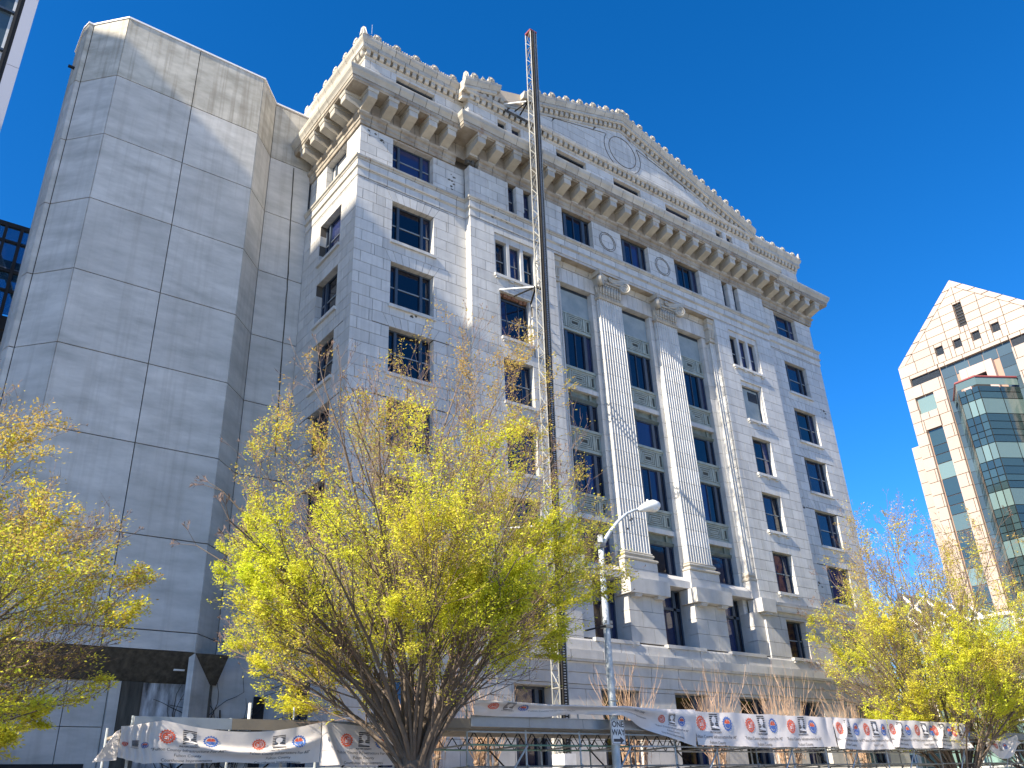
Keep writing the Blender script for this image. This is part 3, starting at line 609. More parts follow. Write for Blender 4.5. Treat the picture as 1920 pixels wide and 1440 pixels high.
for bi, c in enumerate(CX):
    l, r = bays[bi]
    n = 7
    for k in range(n):
        a, b = l+(r-l)*k/n, l+(r-l)*(k+1)/n; g = MB(); g.box(a+.009, b-.009, .12, .62, 30.33, 31.34); obj('lintel_tile', g, 'stone', CH)
    mouldings('lintel_crown_stone', [(l, .12), (r, .12)], [(-.2, 31.36), (.03, 31.36), (.05, 31.45), (.13, 31.55), (.16, 31.71), (-.2, 31.715)], .9, 'stone2', CH)
    for u0, u1 in ((l, c-1.25), (c+1.25, r)):
        z = 9.1
        k = 0
        while z < 30.3:
            z2 = min(z+.975, 30.31); g = MB(); g.box(u0+.002, u1-.001, .18+rnd.uniform(-.003, .003), .72, z+.01, z2-.008); obj('jamb_block', g, 'stone', CH); z = z2; k += 1
    # louvre blades and the boarded panel
    g = MB(); fbox(g, FB, c-1.25, c+1.25, 28.5, 30.12, -.1, -.06); obj('boarded_panel', g, 'board', CH)
    g = MB(); fbox(g, FB, c-1.25, c+1.25, 30.12, 30.5, -.2, -.17)
    lo = obj('louvre', g, 'dark', CH)
    for k in range(5):
        g = MB(); fbox(g, FB, c-1.25, c+1.25, 30.14+k*.07, 30.165+k*.07, -.16, -.03); obj('louvre_blade', g, 'frame', lo)
    spandrel(c, 27.3, 28.50); window(FB, c-1.25, c+1.25, 24.80, 27.3, '4', .10); ledge(c, 24.64, 24.795); spandrel(c, 23.55, 24.63)
    ledge(c, 23.26, 23.54, .18, 'stone'); sublintel(c, 22.66, 23.25); window(FB, c-1.25, c+1.25, 20.93, 22.66, '4w', .10); ledge(c, 20.77, 20.925); spandrel(c, 19.56, 20.76)
    window(FB, c-1.25, c+1.25, 17.03, 19.56, '4', .10); ledge(c, 16.87, 17.025); spandrel(c, 15.84, 16.86); ledge(c, 15.55, 15.83, .18, 'stone'); sublintel(c, 14.95, 15.54)
    window(FB, c-1.25, c+1.25, 13.27, 14.95, '4w', .10)
    # stone slab between the pedestals and tall opening under it
    g = MB(); x0 = l-.1 if bi else l-.05; x1 = r+.1
    g.prism([(x0, .6, 12.38), (x0, -.34, 12.38), (x0, -.34, 12.78), (x0, -.1, 13.05), (x0, .6, 13.24)], [(x1, .6, 12.38), (x1, -.34, 12.38), (x1, -.34, 12.78), (x1, -.1, 13.05), (x1, .6, 13.24)]); obj('sloping_slab', g, 'granite', CH)
    wo = window(FB, c-1.25, c+1.25, 9.1, 12.38, '4w', .10)
    g = MB(); fbox(g, FB, c-1.2, c+1.2, 11.25, 11.4, -.15, .0); obj('transom', g, 'frame', wo)
    sill(front(-.47), c-1.25, c+1.25, 9.1, br=2, m='granite', proj=.27, ext=.25, h=.18)
    g = MB(); g.box(c-1.3, c+1.3, -.5, .6, 8.9, 8.95); obj('sill_bed', g, 'granite', CH)
# fluted pilasters
def flute_ring(c, hw, yf, z, nf, sides=2, yb=.6, full=True):
    pts = []
    def fl(p, q, n, r_):
        d = (Vector(q)-Vector(p)); ln = d.length; d /= ln; nr = Vector((d.y, -d.x))*-1; pit = ln/n; out = []
        for k in range(n):
            m_ = Vector(p)+d*(pit*(k+.5)); w_ = pit*.40
            for a in (0, 45, 90, 135, 180): out.append(tuple(m_-d*(w_*cos(radians(a)))+nr*(w_*.9*sin(radians(a)))))
        return out
    L_ = [(c-hw, yb)]+fl((c-hw, yf+.42), (c-hw, yf+.02), sides, 0)+[(c-hw, yf)] if sides else [(c-hw, yb), (c-hw, yf)]
    pts += L_; pts += fl((c-hw+.02, yf), (c+hw-.02, yf), nf, 0); pts += [(c+hw, yf)]
    if sides: pts += fl((c+hw, yf+.02), (c+hw, yf+.42), sides, 0)
    pts += [(c+hw, yb)]
    return [(x, y, z) for x, y in pts]
def shaft(c, hw, nf, sides, z0=14.0, z1=29.95, name='shaft_drum'):
    z = z0; k = 0
    while z < z1-.05:
        z2 = min(z+.975, z1); t = lambda q: (z1-q)/(z1-z0); H = lambda q: hw*(1+.05*t(q)); Yf = lambda q: -.16-.10*t(q)
        e = rnd.uniform(-.002, .002)
        mb = MB(); mb.prism(flute_ring(c, H(z)+e, Yf(z), z+.009, nf, sides), flute_ring(c, H(z2)+e, Yf(z2), z2-.009, nf, sides)); obj(name, mb, 'stone', CH); z = z2
def shaft_core(c, hw):
    g = MB(); g.box(c-hw+.09, c+hw-.09, -.05, .6, 14, 29.9); obj('shaft_core', g, 'mortar', CH)
def around(c, hw, yf, prof, name, m='stone2', yb=.3):
    mouldings(name, [(c-hw, yb), (c-hw, yf), (c+hw, yf), (c+hw, yb)], prof, 9, m, CH)
def spiral(mb, C, ux, uz, r, turns=2.0, s=1, n=34, t=.062):
    pts = []; rs = []
    for k in range(n+1):
        f = k/n; a = s*2*pi*turns*f+pi/2; q = r*(1-f)**.85+.03; pts.append(Vector(C)+ux*(q*cos(a))+uz*(q*sin(a))); rs.append(t*(1-.6*f))
    mb.path(pts, rs, 6)
def capital(c, hw):
    yf = -.16
    cp_ = thing_part = None
    around(c, hw, yf, [(-.2, 29.96), (.05, 29.96), (.08, 30.0), (.05, 30.05), (.09, 30.08), (.06, 30.13), (-.2, 30.14)], 'astragal')
    root = bpy.data.objects.new('capital', None)
    mb = MB()
    # flaring bell
    mb.prism([(c-hw-.0, .4, 30.14), (c-hw-.0, yf, 30.14), (c+hw, yf, 30.14), (c+hw, .4, 30.14)], [(c-hw-.06, .4, 30.98), (c-hw-.06, yf-.06, 30.98), (c+hw+.06, yf-.06, 30.98), (c+hw+.06, .4, 30.98)])
    mb.prism([(c-hw-.05, .4, 30.99), (c-hw-.05, yf-.05, 30.99), (c+hw+.05, yf-.05, 30.99), (c+hw+.05, .4, 30.99)], [(c-hw-.12, .4, 31.42), (c-hw-.12, yf-.12, 31.42), (c+hw+.12, yf-.12, 31.42), (c+hw+.12, .4, 31.42)])
    cb = obj('capital', mb, 'stone2', CH)
    g = MB(); n = 8
    for k in range(n):
        u = c-hw+2*hw*(k+.5)/n
        g.path([(u, yf-.03, 30.42), (u, yf-.08, 30.6), (u, yf-.12, 30.90)], [.04, .075, .09], 6); g.ell((u, yf-.08, 30.40), (.10, .07, .07), 6, 5); g.ell((u, yf-.04, 30.24), (.05, .04, .10), 6, 5)
        for s in (-.1, .1): g.path([(u+s, yf-.03, 30.5), (u+s, yf-.10, 30.9)], [.022, .028], 5)
    for k in range(2):
        y = yf+.12+.2*k; g.path([(c-hw-.03, y, 30.45), (c-hw-.08, y, 30.9)], [.05, .07], 6); g.ell((c-hw-.04, y, 30.42), (.05, .08, .07), 6, 5)
        g.path([(c+hw+.03, y, 30.45), (c+hw+.08, y, 30.9)], [.05, .07], 6)
    obj('tongue_ornament', g, 'stone2', cb, True)
    g = MB()
    for k in range(9): g.ell((c-hw+.12+(2*hw-.24)*k/8, yf-.12, 31.0), (.085, .08, .075), 7, 5)
    for k in range(12): g.ell((c-hw+.25+(2*hw-.5)*k/11, yf-.17, 31.17), (.062, .09, .085), 7, 5)
    obj('egg_and_dart', g, 'stone2', cb, True)
    # angle volutes
    for s in (-1, 1):
        ux = Vector((s*.86, -.5, 0)).normalized(); C0 = Vector((c+s*(hw+.08), yf-.34, 31.08)); nr = Vector((-ux.y*s, ux.x*s, 0))
        if nr.y > 0: nr = -nr
        g = MB(); ring = []
        for sg, d in ((0, .10), (0, -.10)):
            ring.append([tuple(C0+nr*d+ux*(.34*cos(2*pi*k/20))+Vector((0, 0, .34*sin(2*pi*k/20)))) for k in range(20)])
        g.prism(ring[0], ring[1]); spiral(g, C0+nr*.11, ux, Vector((0, 0, 1)), .34, 2.1, -s); spiral(g, C0-nr*.11, ux, Vector((0, 0, 1)), .34, 2.1, -s)
        g.path([C0+Vector((0, 0, .27))-nr*0, Vector((c+s*hw*.55, yf-.18, 31.36)), Vector((c+s*.2, yf-.12, 31.34))], [.11, .10, .06], 8)
        obj('volute', g, 'stone2', cb, True)
    # abacus with a hollow front, flower in the middle
    A = []; nn = 14
    for k in range(nn+1):
        t = -1+2*k/nn; A.append((c+t*(hw+.28), yf-.56+.46*(1-t*t)**.8))
    base = [(c-hw-.28, .45)]+A+[(c+hw+.28, .45)]; B = [(c+(x-c)*1.04, y-.04 if y < .4 else y) for x, y in base]
    g = MB(); g.prism([(x, y, 31.43) for x, y in base], [(x, y, 31.56) for x, y in B]); g.prism([(x, y, 31.57) for x, y in B], [(x, y, 31.715) for x, y in B]); obj('abacus', g, 'stone2', cb)
    g = MB(); fc = Vector((c, yf-.25, 31.50)); g.ell(fc, (.07, .08, .07), 8, 6)
    for k in range(6):
        a = 2*pi*k/6; g.ell(fc+Vector((.12*cos(a), .03, .12*sin(a))), (.085, .06, .085), 7, 5)
    obj('flower', g, 'stone2', cb, True)
for c in PX:
    shaft(c, .95, 9, 2); shaft_core(c, .95); capital(c, .95)
    around(c, 1.0, -.26, [(-.3, 13.90), (.04, 13.90), (.07, 13.94), (.04, 13.995), (-.3, 13.996)], 'base_fillet')
    around(c, 1.0, -.26, [(-.3, 13.73), (.06, 13.73), (.11, 13.77), (.12, 13.82), (.10, 13.87), (.05, 13.895), (-.3, 13.895)], 'base_torus')
    around(c, 1.0, -.26, [(-.3, 13.60), (.14, 13.60), (.07, 13.66), (.07, 13.70), (.09, 13.725), (-.3, 13.725)], 'base_scotia')
    around(c, 1.0, -.26, [(-.3, 13.45), (.22, 13.45), (.26, 13.49), (.26, 13.55), (.22, 13.595), (-.3, 13.595)], 'base_lower_torus')
    for z0, z1 in ((12.37, 12.98), (12.995, 13.44)):
        g = MB(); g.box(c-1.24, c+1.24, -.42, .5, z0, z1); obj('pedestal_block', g, 'granite', CH)
    g = MB(); g.prism([(c-1.47, .3, 11.56), (c-1.47, -.92, 11.56), (c+1.47, -.92, 11.56), (c+1.47, .3, 11.56)], [(c-1.5, .3, 12.34), (c-1.5, -.95, 12.34), (c+1.5, -.95, 12.34), (c+1.5, .3, 12.34)]); obj('projecting_block', g, 'granite', CH)
    for s in (-1, 1):
        g = MB(); g.box(c+s*.85-.27, c+s*.85+.27, -.86, -.44, 11.48, 11.55); g.box(c+s*.85-.24, c+s*.85+.24, -.82, -.44, 11.40, 11.479); obj('block_bracket', g, 'granite', CH)
    for k in range(3):
        z0 = 9.1+k*.815; cuts = [c-1.28, c+(-.35 if k % 2 else .4), c+1.28]
        for i in range(2):
            g = MB(); g.box(cuts[i]+(.0 if i == 0 else .01), cuts[i+1]-(.01 if i == 0 else 0), -.47, .5, z0+.01, z0+.805); obj('pier_block', g, 'granite', CH)
# corner piers (antae) at both ends of the portico
for s, c in ((1, 13.23), (-1, 27.17)):
    shaft(c, .24, 2, 1, name='anta_drum')
    around(c, .25, -.2, [(-.2, 29.96), (.04, 29.96), (.06, 30.03), (.03, 30.1), (-.2, 30.1)], 'astragal')
    g = MB(); g.prism([(c-.24, .4, 30.1), (c-.24, -.2, 30.1), (c+.24, -.2, 30.1), (c+.24, .4, 30.1)], [(c-.27, .4, 30.9), (c-.27, -.26, 30.9), (c+.27, -.26, 30.9), (c+.27, .4, 30.9)])
    for k in range(3):
        u = c-.18+.18*k; g.path([(u, -.22, 30.3), (u, -.27, 30.85)], [.04, .06], 6); g.ell((u, -.24, 30.28), (.08, .05, .06), 6, 5)
    cb = obj('anta_capital', g, 'stone2', CH)
    around(c, .25, -.2, [(-.2, 30.92), (.06, 30.92), (.10, 31.0), (.06, 31.08), (.04, 31.4), (.10, 31.42), (.15, 31.55), (.15, 31.71), (-.2, 31.71)], 'anta_cap_moulding')
    around(c, .25, -.26, [(-.2, 13.45), (.18, 13.45), (.2, 13.55), (.06, 13.66), (.12, 13.8), (.05, 13.99), (-.2, 13.99)], 'base_torus')
    g = MB(); g.box(c-.38, c+.38, -.42, .5, 12.37, 13.44); obj('pedestal_block', g, 'granite', CH)
    bc = 12.85 if s > 0 else 27.55
    g = MB(); g.prism([(bc-.63, .1, 11.56), (bc-.63, -.92, 11.56), (bc+.63, -.92, 11.56), (bc+.63, .1, 11.56)], [(bc-.66, .1, 12.34), (bc-.66, -.95, 12.34), (bc+.66, -.95, 12.34), (bc+.66, .1, 12.34)]); obj('projecting_block', g, 'granite', CH)
    g = MB(); g.box(bc-.3, bc+.3, -.86, -.44, 11.42, 11.55); obj('block_bracket', g, 'granite', CH)
    x0, x1 = (12.4, 13.87) if s > 0 else (26.53, 28.0)
    for k in range(3):
        g = MB(); g.box(x0, x1, -.47, .5, 9.11+k*.815, 9.905+k*.815); obj('pier_block', g, 'granite', CH)
# base storey mouldings
for pth in ([(0, 6.33), (0, 0), (PL, 0), (PL, -.47), (OL-.3, -.47)], [(OR+.6, -.47), (PR, -.47), (PR, 0), (W, 0), (W, 10)]):
    mouldings('band_upper_slab', pth, [(-.3, 12.12), (.24, 12.12), (.27, 12.30), (-.3, 12.36)], 1.7, 'granite', CH)
    mouldings('band_neck', pth, [(-.3, 11.98), (.13, 11.98), (.13, 12.11), (-.3, 12.11)], 2.2, 'granite', CH)
    mouldings('band_lower_slab', pth, [(-.3, 11.70), (.36, 11.70), (.38, 11.80), (.40, 11.97), (-.3, 11.97)], 1.7, 'granite', CH)
    mouldings('band_fascia', pth, [(-.3, 11.46), (.155, 11.46), (.16, 11.60), (.20, 11.69), (-.3, 11.69)], 1.9, 'granite', CH)
mouldings('plinth_stone', BASE, [(-.3, 8.44), (.22, 8.44), (.20, 8.90), (.16, 8.99), (-.3, 8.99)], 1.9, 'granite', CH)
mouldings('ledge_stone', BASE, [(-.3, 7.88), (.38, 7.88), (.40, 7.96), (.43, 8.0), (.43, 8.41), (-.3, 8.43)], 2.1, 'granite', CH)
mouldings('fascia_stone', BASE, [(-.3, 7.40), (.24, 7.40), (.25, 7.80), (.30, 7.865), (-.3, 7.87)], 2.0, 'granite', CH)
mouldings('lower_fascia', BASE, [(-.3, 6.88), (.18, 6.88), (.19, 7.385), (-.3, 7.39)], 2.0, 'granite', CH)
gw = [(8.6, 10.8)]+[(c-1.3, c+1.3) for c in CX]+[(29.3, 31.5)]
ashlar(front(-.6), PL-.13, PR+.13, 0.1, 6.87, [(a, b, 3.3, 6.72) for a, b in gw], CH, h=1.12, L=2.2, anchor=3.3, m='granite', vous=False, thick=.7)
for a, b in gw: window(front(-.6), a, b, 3.3, 6.72, '4w', .65, fr=.1)
for i, (a, b) in enumerate(EU):
    u0, u1 = (-.13, PL-.13) if i == 0 else (PR+.13, W+.13)
    ashlar(front(-.13), u0, u1, 0.1, 6.87, [(a, b, 3.3, 6.72)], CH, h=1.12, L=2.2, anchor=3.3, m='granite', vous=False, deepL=False, deepR=False); window(front(-.13), a, b, 3.3, 6.72, '4w', .40)
ashlar(west(-.13), -.08, 6.33, 0.1, 6.87, [(1.7, 4.2, 3.3, 6.72)], CH, h=1.12, L=2.2, anchor=3.3, m='granite', vous=False, deepL=False, deepR=False); window(west(-.13), 1.7, 4.2, 3.3, 6.72, '4w', .40)
mouldings('foot_stone', BASE, [(-.3, 2.75), (.36, 2.75), (.38, 3.1), (.2, 3.24), (-.3, 3.25)], 2.4, 'granite', CH)
flush_stones()


# ================================================================ windowless concrete building
CB = thing('concrete_building', 'windowless grey concrete building with angled corners and wide streaked panels left of the courthouse', 'building', (-7.6, 5, 0))
PLN = [(0.0, 6.36), (-2.52, 6.36), (-3.87, 4.95), (-7.58, 4.95), (-11.42, 4.95), (-12.82, 6.5), (-13.06, 6.5), (-13.2, 7.05), (-13.2, 9.0)]
JZ = [8.07, 8.85, 12.72, 16.76, 20.68, 24.52, 28.53, 32.5, 36.42, 40.55]
for i in range(len(PLN)-1):
    a, b = Vector(PLN[i]), Vector(PLN[i+1]); d = (b-a).normalized(); nr = Vector((-d.y, d.x)); nr = nr if nr.y < 0.01 and (nr.y < -.01 or nr.x < 0) else -nr
    g_ = 0.022
    for k in range(len(JZ)-1 if i in (2, 3) else len(JZ)):
        if i in (2, 3): z0, z1 = JZ[k], JZ[k+1]
        else:
            zz = [0.2]+JZ[1:]; z0, z1 = zz[k] if k < len(zz)-1 else None, zz[k+1] if k < len(zz)-1 else None
            if z0 is None: continue
        top = k == (len(JZ)-2)
        if z1 > 40 and i in (0,): z1 = 40.42
        ga = g_ if i in (0, 3, 4, 6) or True else 0
        p, q = a+d*(g_ if i != 0 else 0), b-d*g_
        mb = MB(); f = rnd.uniform(-.004, .004); n1 = nr*f; n0 = -nr*.25
        mb.prism([(p.x+n0.x, p.y+n0.y, z0+g_), (q.x+n0.x, q.y+n0.y, z0+g_), (q.x+n0.x, q.y+n0.y, z1-g_), (p.x+n0.x, p.y+n0.y, z1-g_)],
                 [(p.x+n1.x, p.y+n1.y, z0+g_), (q.x+n1.x, q.y+n1.y, z0+g_), (q.x+n1.x, q.y+n1.y, z1-g_), (p.x+n1.x, p.y+n1.y, z1-g_)])
        obj('concrete_panel', mb, 'conc_top' if top else 'conc', CB)
inner = [(0.0, 6.52), (-2.56, 6.52), (-3.92, 5.06), (-11.36, 5.06), (-12.74, 6.6), (-13.0, 6.62), (-13.0, 8.9), (0, 8.9)]
mb = MB(); mb.prism([(x, y, 8.1) for x, y in inner], [(x, y, 40.3) for x, y in inner]); mb.box(-12.95, 0, 6.6, 8.9, 0, 8.09); obj('building_core', mb, 'dark', CB)
mb = MB(); cap = [(-3.80, 4.9), (-11.45, 4.9), (-12.86, 6.46), (-13.1, 6.46), (-13.25, 7.05), (-13.25, 9.05), (0, 9.05), (0, 6.34), (-2.5, 6.34)]
mb.prism([(x, y, 40.56) for x, y in cap], [(x, y, 40.66) for x, y in cap]); obj('roof_coping', mb, 'cap', CB)
mb = MB(); mb.prism([(-11.42, 4.96, 8.06), (-11.42, 5.3, 8.06), (-11.42, 6.5, 7.1), (-11.42, 6.2, 6.98)], [(-2.4, 4.96, 8.06), (-2.4, 5.3, 8.06), (-2.4, 6.5, 7.1), (-2.4, 6.2, 6.98)]); obj('sloping_soffit', mb, 'algae', CB)
for (x0, x1, z0, z1, m, y) in ((-11.4, -8.3, 5.25, 6.98, 'conc', 6.3), (-8.27, -6.75, 5.25, 6.98, 'conc', 6.3), (-11.4, -8.3, 1.2, 5.22, 'conc', 6.3), (-8.27, -6.75, 1.2, 5.22, 'conc', 6.3), (-6.72, -6.3, 1, 6.98, 'conc', 6.15), (-6.28, -5.45, 1, 6.98, 'algae', 6.1), (-5.43, -3.1, 1, 6.98, 'algae2', 6.25), (-3.08, -2.56, 1, 6.98, 'algae', 6.2)):
    g = MB(); g.box(x0, x1, y, 6.6, z0, z1); obj('concrete_panel', g, m, CB)
g = MB(); g.box(-10.7, -7.2, 6.27, 6.4, 0, 3.9); obj('dark_opening', g, 'dark', CB)
g = MB(); g.box(-4.45, -4.0, 5.62, 5.85, 7.42, 7.55); g.tube((-4.2, 5.75, 7.55), (-4.2, 5.75, 7.75), .02); obj('wall_lamp', g, 'white', CB)
g = MB(); g.box(-13.5, -13.2, 7.0, 7.12, 37.6, 37.72); obj('security_camera', g, 'dark', CB)
g = MB(); g.box(-.62, -.12, 6.28, 6.4, 3.2, 6.6); obj('dark_opening', g, 'dark', CB)
PD = thing('podium_wall', 'low grey concrete wall with tall panels behind the left tree', 'wall', (-22, 7, 0))
for k in range(6):
    g = MB(); g.box(-13.3-3.1*(k+1)+.03, -13.3-3.1*k-.03, 6.6+.5*(k % 2), 8, 0, 7.4); obj('wall_panel', g, 'conc', PD)
g = MB(); g.box(-32, -13.3, 8.05, 9, 0, 7.3); g.box(-32, -13.3, 6.2, 9, 7.45, 8.3); obj('wall_core', g, 'algae', PD)
# spalled, stained patches on the stone
R_s = random.Random(9)
for (cx_, cz_, sx, sz, n, Fm) in ((1.35, 35.15, .8, .28, 9, front(.11)), (5.95, 34.3, .22, .6, 8, front(.11)), (3.4, 24.35, .35, .09, 3, front(0)), (17.3, 15.6, .2, .5, 5, front(-.25)), (34.7, 19.8, .35, .45, 6, front(0)), (34.6, 14.2, .3, .3, 5, front(0)), (8.3, 32.5, 1.2, .1, 6, front(-.54)), (39.4, 27.6, .4, .35, 6, front(0))):
    for k in range(n):
        u, z, r_ = cx_+R_s.uniform(-1, 1)*sx, cz_+R_s.uniform(-1, 1)*sz, R_s.uniform(.02, .085); g = MB(); m_ = 11
        fpoly(g, Fm, [(u+r_*R_s.uniform(.5, 1.3)*1.5*cos(2*pi*j/m_), z+r_*R_s.uniform(.5, 1.2)*sin(2*pi*j/m_)) for j in range(m_)], -.01, .007); obj('spalled_patch', g, 'algae', CH)
def streak(pts, w_, m, y, mb=None):
    g = MB(); L_ = [(x-w_*R_s.uniform(.6, 1.2), z) for x, z in pts]; R2 = [(x+w_*R_s.uniform(.6, 1.2), z) for x, z in pts]
    for k in range(len(pts)-1): fpoly(g, front(y), [L_[k], R2[k], R2[k+1], L_[k+1]], -.005, .0065)
    obj('drip_stain', g, m, CB)
def dense(P_, n=5):
    o_ = []
    for k in range(len(P_)-1):
        for j in range(n): t = j/n; o_.append((P_[k][0]*(1-t)+P_[k+1][0]*t+R_s.uniform(-.015, .015), P_[k][1]*(1-t)+P_[k+1][1]*t))
    return o_+[P_[-1]]
streak(dense([(-1.05, 36.3), (-.97, 33), (-.85, 30), (-.78, 27.3), (-.75, 24.3), (-.69, 21), (-.62, 18)]), .035, 'algae', 6.355)
# ================================================================ other buildings
GT = thing('glass_office_tower', 'tall office tower corner with dark glass panes and a pale metal corner strip, top left', 'building', (-20, 20, 0))
xe = -15.45; ft = front(20.0); zr = []; z = 4.0; seq = [3.5, 2.3, 2.6]; base_rows = [43.7, 46.3, 48.6, 52.1]
zr = [52.1]; i = 0
while zr[0] > 3: zr.insert(0, zr[0]-[3.5, 2.3, 2.6][i % 3]); i += 1
i = 2
while zr[-1] < 84: zr.append(zr[-1]+[3.5, 2.3, 2.6][i % 3]); i -= 1
for k in range(13):
    g = MB(); z0 = 2+k*6.5; g.box(xe-.75, xe, 20.0, 20.5, z0+.02, z0+6.48); obj('corner_panel', g, 'panelw', GT)
for k in range(len(zr)-1):
    for j in range(4):
        a, b = xe-1.05-2.9*(j+1), xe-1.05-2.9*j; g = MB(); fbox(g, ft, a+.05, b-.05, zr[k]+.09, zr[k+1]-.09, -.30, -.27)
        o = obj('pane', g, 'glass_t', GT)
    g = MB(); fbox(g, ft, xe-12.9, xe-.95, zr[k]-.085, zr[k]+.085, -.3, -.02); obj('transom', g, 'frame', GT)
    if zr[k+1]-zr[k] > 2.2 or 1:
        g = MB(); fbox(g, ft, xe-1.30, xe-1.12, zr[k]+.1, zr[k+1]-.1, -.26, -.245); obj('curtain', g, 'white', GT)
for j in range(5):
    a = xe-1.05-2.9*j; g = MB(); fbox(g, ft, a-.09, a+.09, 0, 84, -.32, .0); obj('mullion', g, 'dark' if j == 0 else 'frame', GT)
g = MB(); fbox(g, ft, xe-.96, xe-.76, 0, 84, -.3, -.05); obj('mullion', g, 'dark', GT)
g = MB(); g.box(xe-12.9, xe-.05, 20.52, 34, 0, 84); obj('tower_core', g, 'dark', GT)
BRG = thing('glass_bridge', 'dark framed glass footbridge seen behind the concrete building at the left edge', 'bridge', (-14, 20.5, 27))
fb = front(19.6)
for z0, z1 in ((35.0, 35.3), (33.9, 34.05), (31.85, 32.05), (30.55, 30.7), (28.0, 28.9), (27.3, 27.9), (24.9, 25.1), (21.0, 21.8)):
    g = MB(); fbox(g, fb, -24, -12.2, z0, z1, -.2, .02); obj('beam', g, 'dark', BRG)
for x in (-22.5, -19.6, -16.7, -13.75, -12.9):
    g = MB(); fbox(g, fb, x-.09, x+.09, 21, 35, -.25, .06); obj('mullion', g, 'dark', BRG)
zz = [21.8, 25.1, 27.3]; zc = [28.9, 30.55, 32.05, 33.9, 35.0]
for S_ in (zc,):
    for k in range(len(S_)-1):
        for (a, b) in ((-22.4, -19.7), (-19.5, -16.8), (-16.6, -13.85), (-13.65, -12.3)):
            g = MB(); fbox(g, fb, a, b, S_[k]+.16, S_[k+1]-.02, -.12, -.1); obj('pane', g, 'glass_b', BRG)
for (a, b) in (((-14.6, 35), (-12.4, 30.6)), ((-17.5, 28.9), (-14.8, 35)), ((-16, 35), (-13.1, 28.9))):
    g = MB(); g.tube((a[0], 20.3, a[1]), (b[0], 20.3, b[1]), .14); obj('diagonal_brace', g, 'panelw', BRG)
for z0 in (21.2, 28.3): 
    g = MB(); g.box(-24, -12.2, 19.9, 23, z0, z0+.4); obj('deck', g, 'frame', BRG)
g = MB(); fbox(g, front(23), -24, -12.2, 33.2, 34.6, 0, .1); obj('parapet', g, 'frame', BRG)

PB = thing('pink_gabled_tower', 'pink granite office tower with a steep gable and a green glass bay, right edge', 'building', (85, 4.1, 0))
fw = west(80.0); YC = 4.08; HW = 8.78; ZE = 48.4; ZA = 56.6
def pk(pts, n0=-.4, n1=0, m='pink', nm='granite_panel'):
    g = MB(); fpoly(g, fw, pts, n0, n1); return obj(nm, g, m, PB)
# holes (v = world y)
hol = [(YC-.47, YC+.5, 50.3, 53.35)]+[(c-.48, c+.48, 48.0, 49.05) for c in (7.5, 5.3, 3.1, .85)]
hol += [(-.05, 8.15, 0, 46.5), (8.2, 11.78, 45.55, 46.5), (-3.6, -.1, 45.55, 46.5), (9.55, 11.71, 41.88, 43.9), (-3.55, -1.4, 41.88, 43.9), (9.5, 11.5, 0, 39.7), (-3.35, -1.35, 0, 39.7)]
sl = (ZA-ZE)/HW; half = lambda z: HW if z <= ZE else max(.001, (ZA-z)/sl)
rows = [2+1.5*k for k in range(31)]+[48.5+1.02*k for k in range(8)]
J = .035; cnt = 0
for k in range(len(rows)-1):
    z0, z1 = rows[k], rows[k+1]; h0 = half(z0) if z0 < ZE+.2 else half(z0)-.9; h1 = half(z1) if z1 < ZE+.2 else half(z1)-.9
    if z0 > ZE: h0, h1 = half(z0)-.9, half(z1)-.9
    if h0 < .2: continue
    n = max(1, int(round(2*h0/2.2))); off = .5 if k % 2 else 0
    cu = [YC-h0]+[YC-h0+2*h0*(i+off)/n for i in range(0 if off else 1, n)]+[YC+h0]
    for i in range(len(cu)-1):
        rs = [(cu[i], cu[i+1], z0, z1)]
        for h in hol: rs = rsub(rs, h)
        for (a, b, c, d) in rs:
            if b-a < .15 or d-c < .15: continue
            if z0 > ZE:
                t = lambda z: half(z)-.9; a1 = max(a, YC-t(d)); b1 = min(b, YC+t(d))
                if b1-a1 < .1: a1 = b1 = (max(a, YC-t(d))+min(b, YC+t(d)))/2
                pk([(a+J, c+J), (b-J, c+J), (b1-J, d-J), (a1+J, d-J)] if b1 > a1 else [(a+J, c+J), (b-J, c+J), (a1, d-J)])
            else: pk([(a+J, c+J), (b-J, c+J), (b-J, d-J), (a+J, d-J)])
            cnt += 1
for s in (-1, 1):                                         # raking edge stones
    n = 7
    for k in range(n):
        t0, t1 = k/n, (k+1)/n; P_ = lambda t, o: (YC+s*(HW*(1-t))-s*o*.9*1.0, ZE+(ZA-ZE)*t-(0.0 if o == 0 else .0))
        a, b = P_(t0+.006, 0), P_(t1-.006, 0); 
        c = (b[0]-s*min(.86, abs(b[0]-YC)), b[1]); d = (a[0]-s*min(.86, abs(a[0]-YC)), a[1])
        if k == n-1: c = (YC+s*.01, ZA-1.0); b = (YC+s*.01, ZA-.02)
        pk([a, b, c, d], -.5, .03)
pk([(YC-HW, 0), (YC+HW, 0), (YC+HW, ZE), (YC, ZA), (YC-HW, ZE)], -.9, -.42, 'pinkj', 'backing')
pk([(YC-HW+.1, 0), (YC+HW-.1, 0), (YC+HW-.1, ZE), (YC, ZA-.3), (YC-HW+.1, ZE)], -30, -.91, 'pink', 'tower_core')
for h in hol:
    if h[2] > 1:
        o = pk([(h[0]+.02, h[2]), (h[1]-.02, h[2]), (h[1]-.02, h[3]), (h[0]+.02, h[3])], -.41, -.3, 'glass_pl' if h[2] == 41.88 else 'dark', 'window')
        if h[2] != 41.88:
            n = 8
            for k in range(n):
                z = h[2]+(h[3]-h[2])*(k+.5)/n; g = MB(); fbox(g, fw, h[0]+.05, h[1]-.05, z-.02, z+.02, -.3, -.22); obj('louvre_blade', g, 'frame', o)
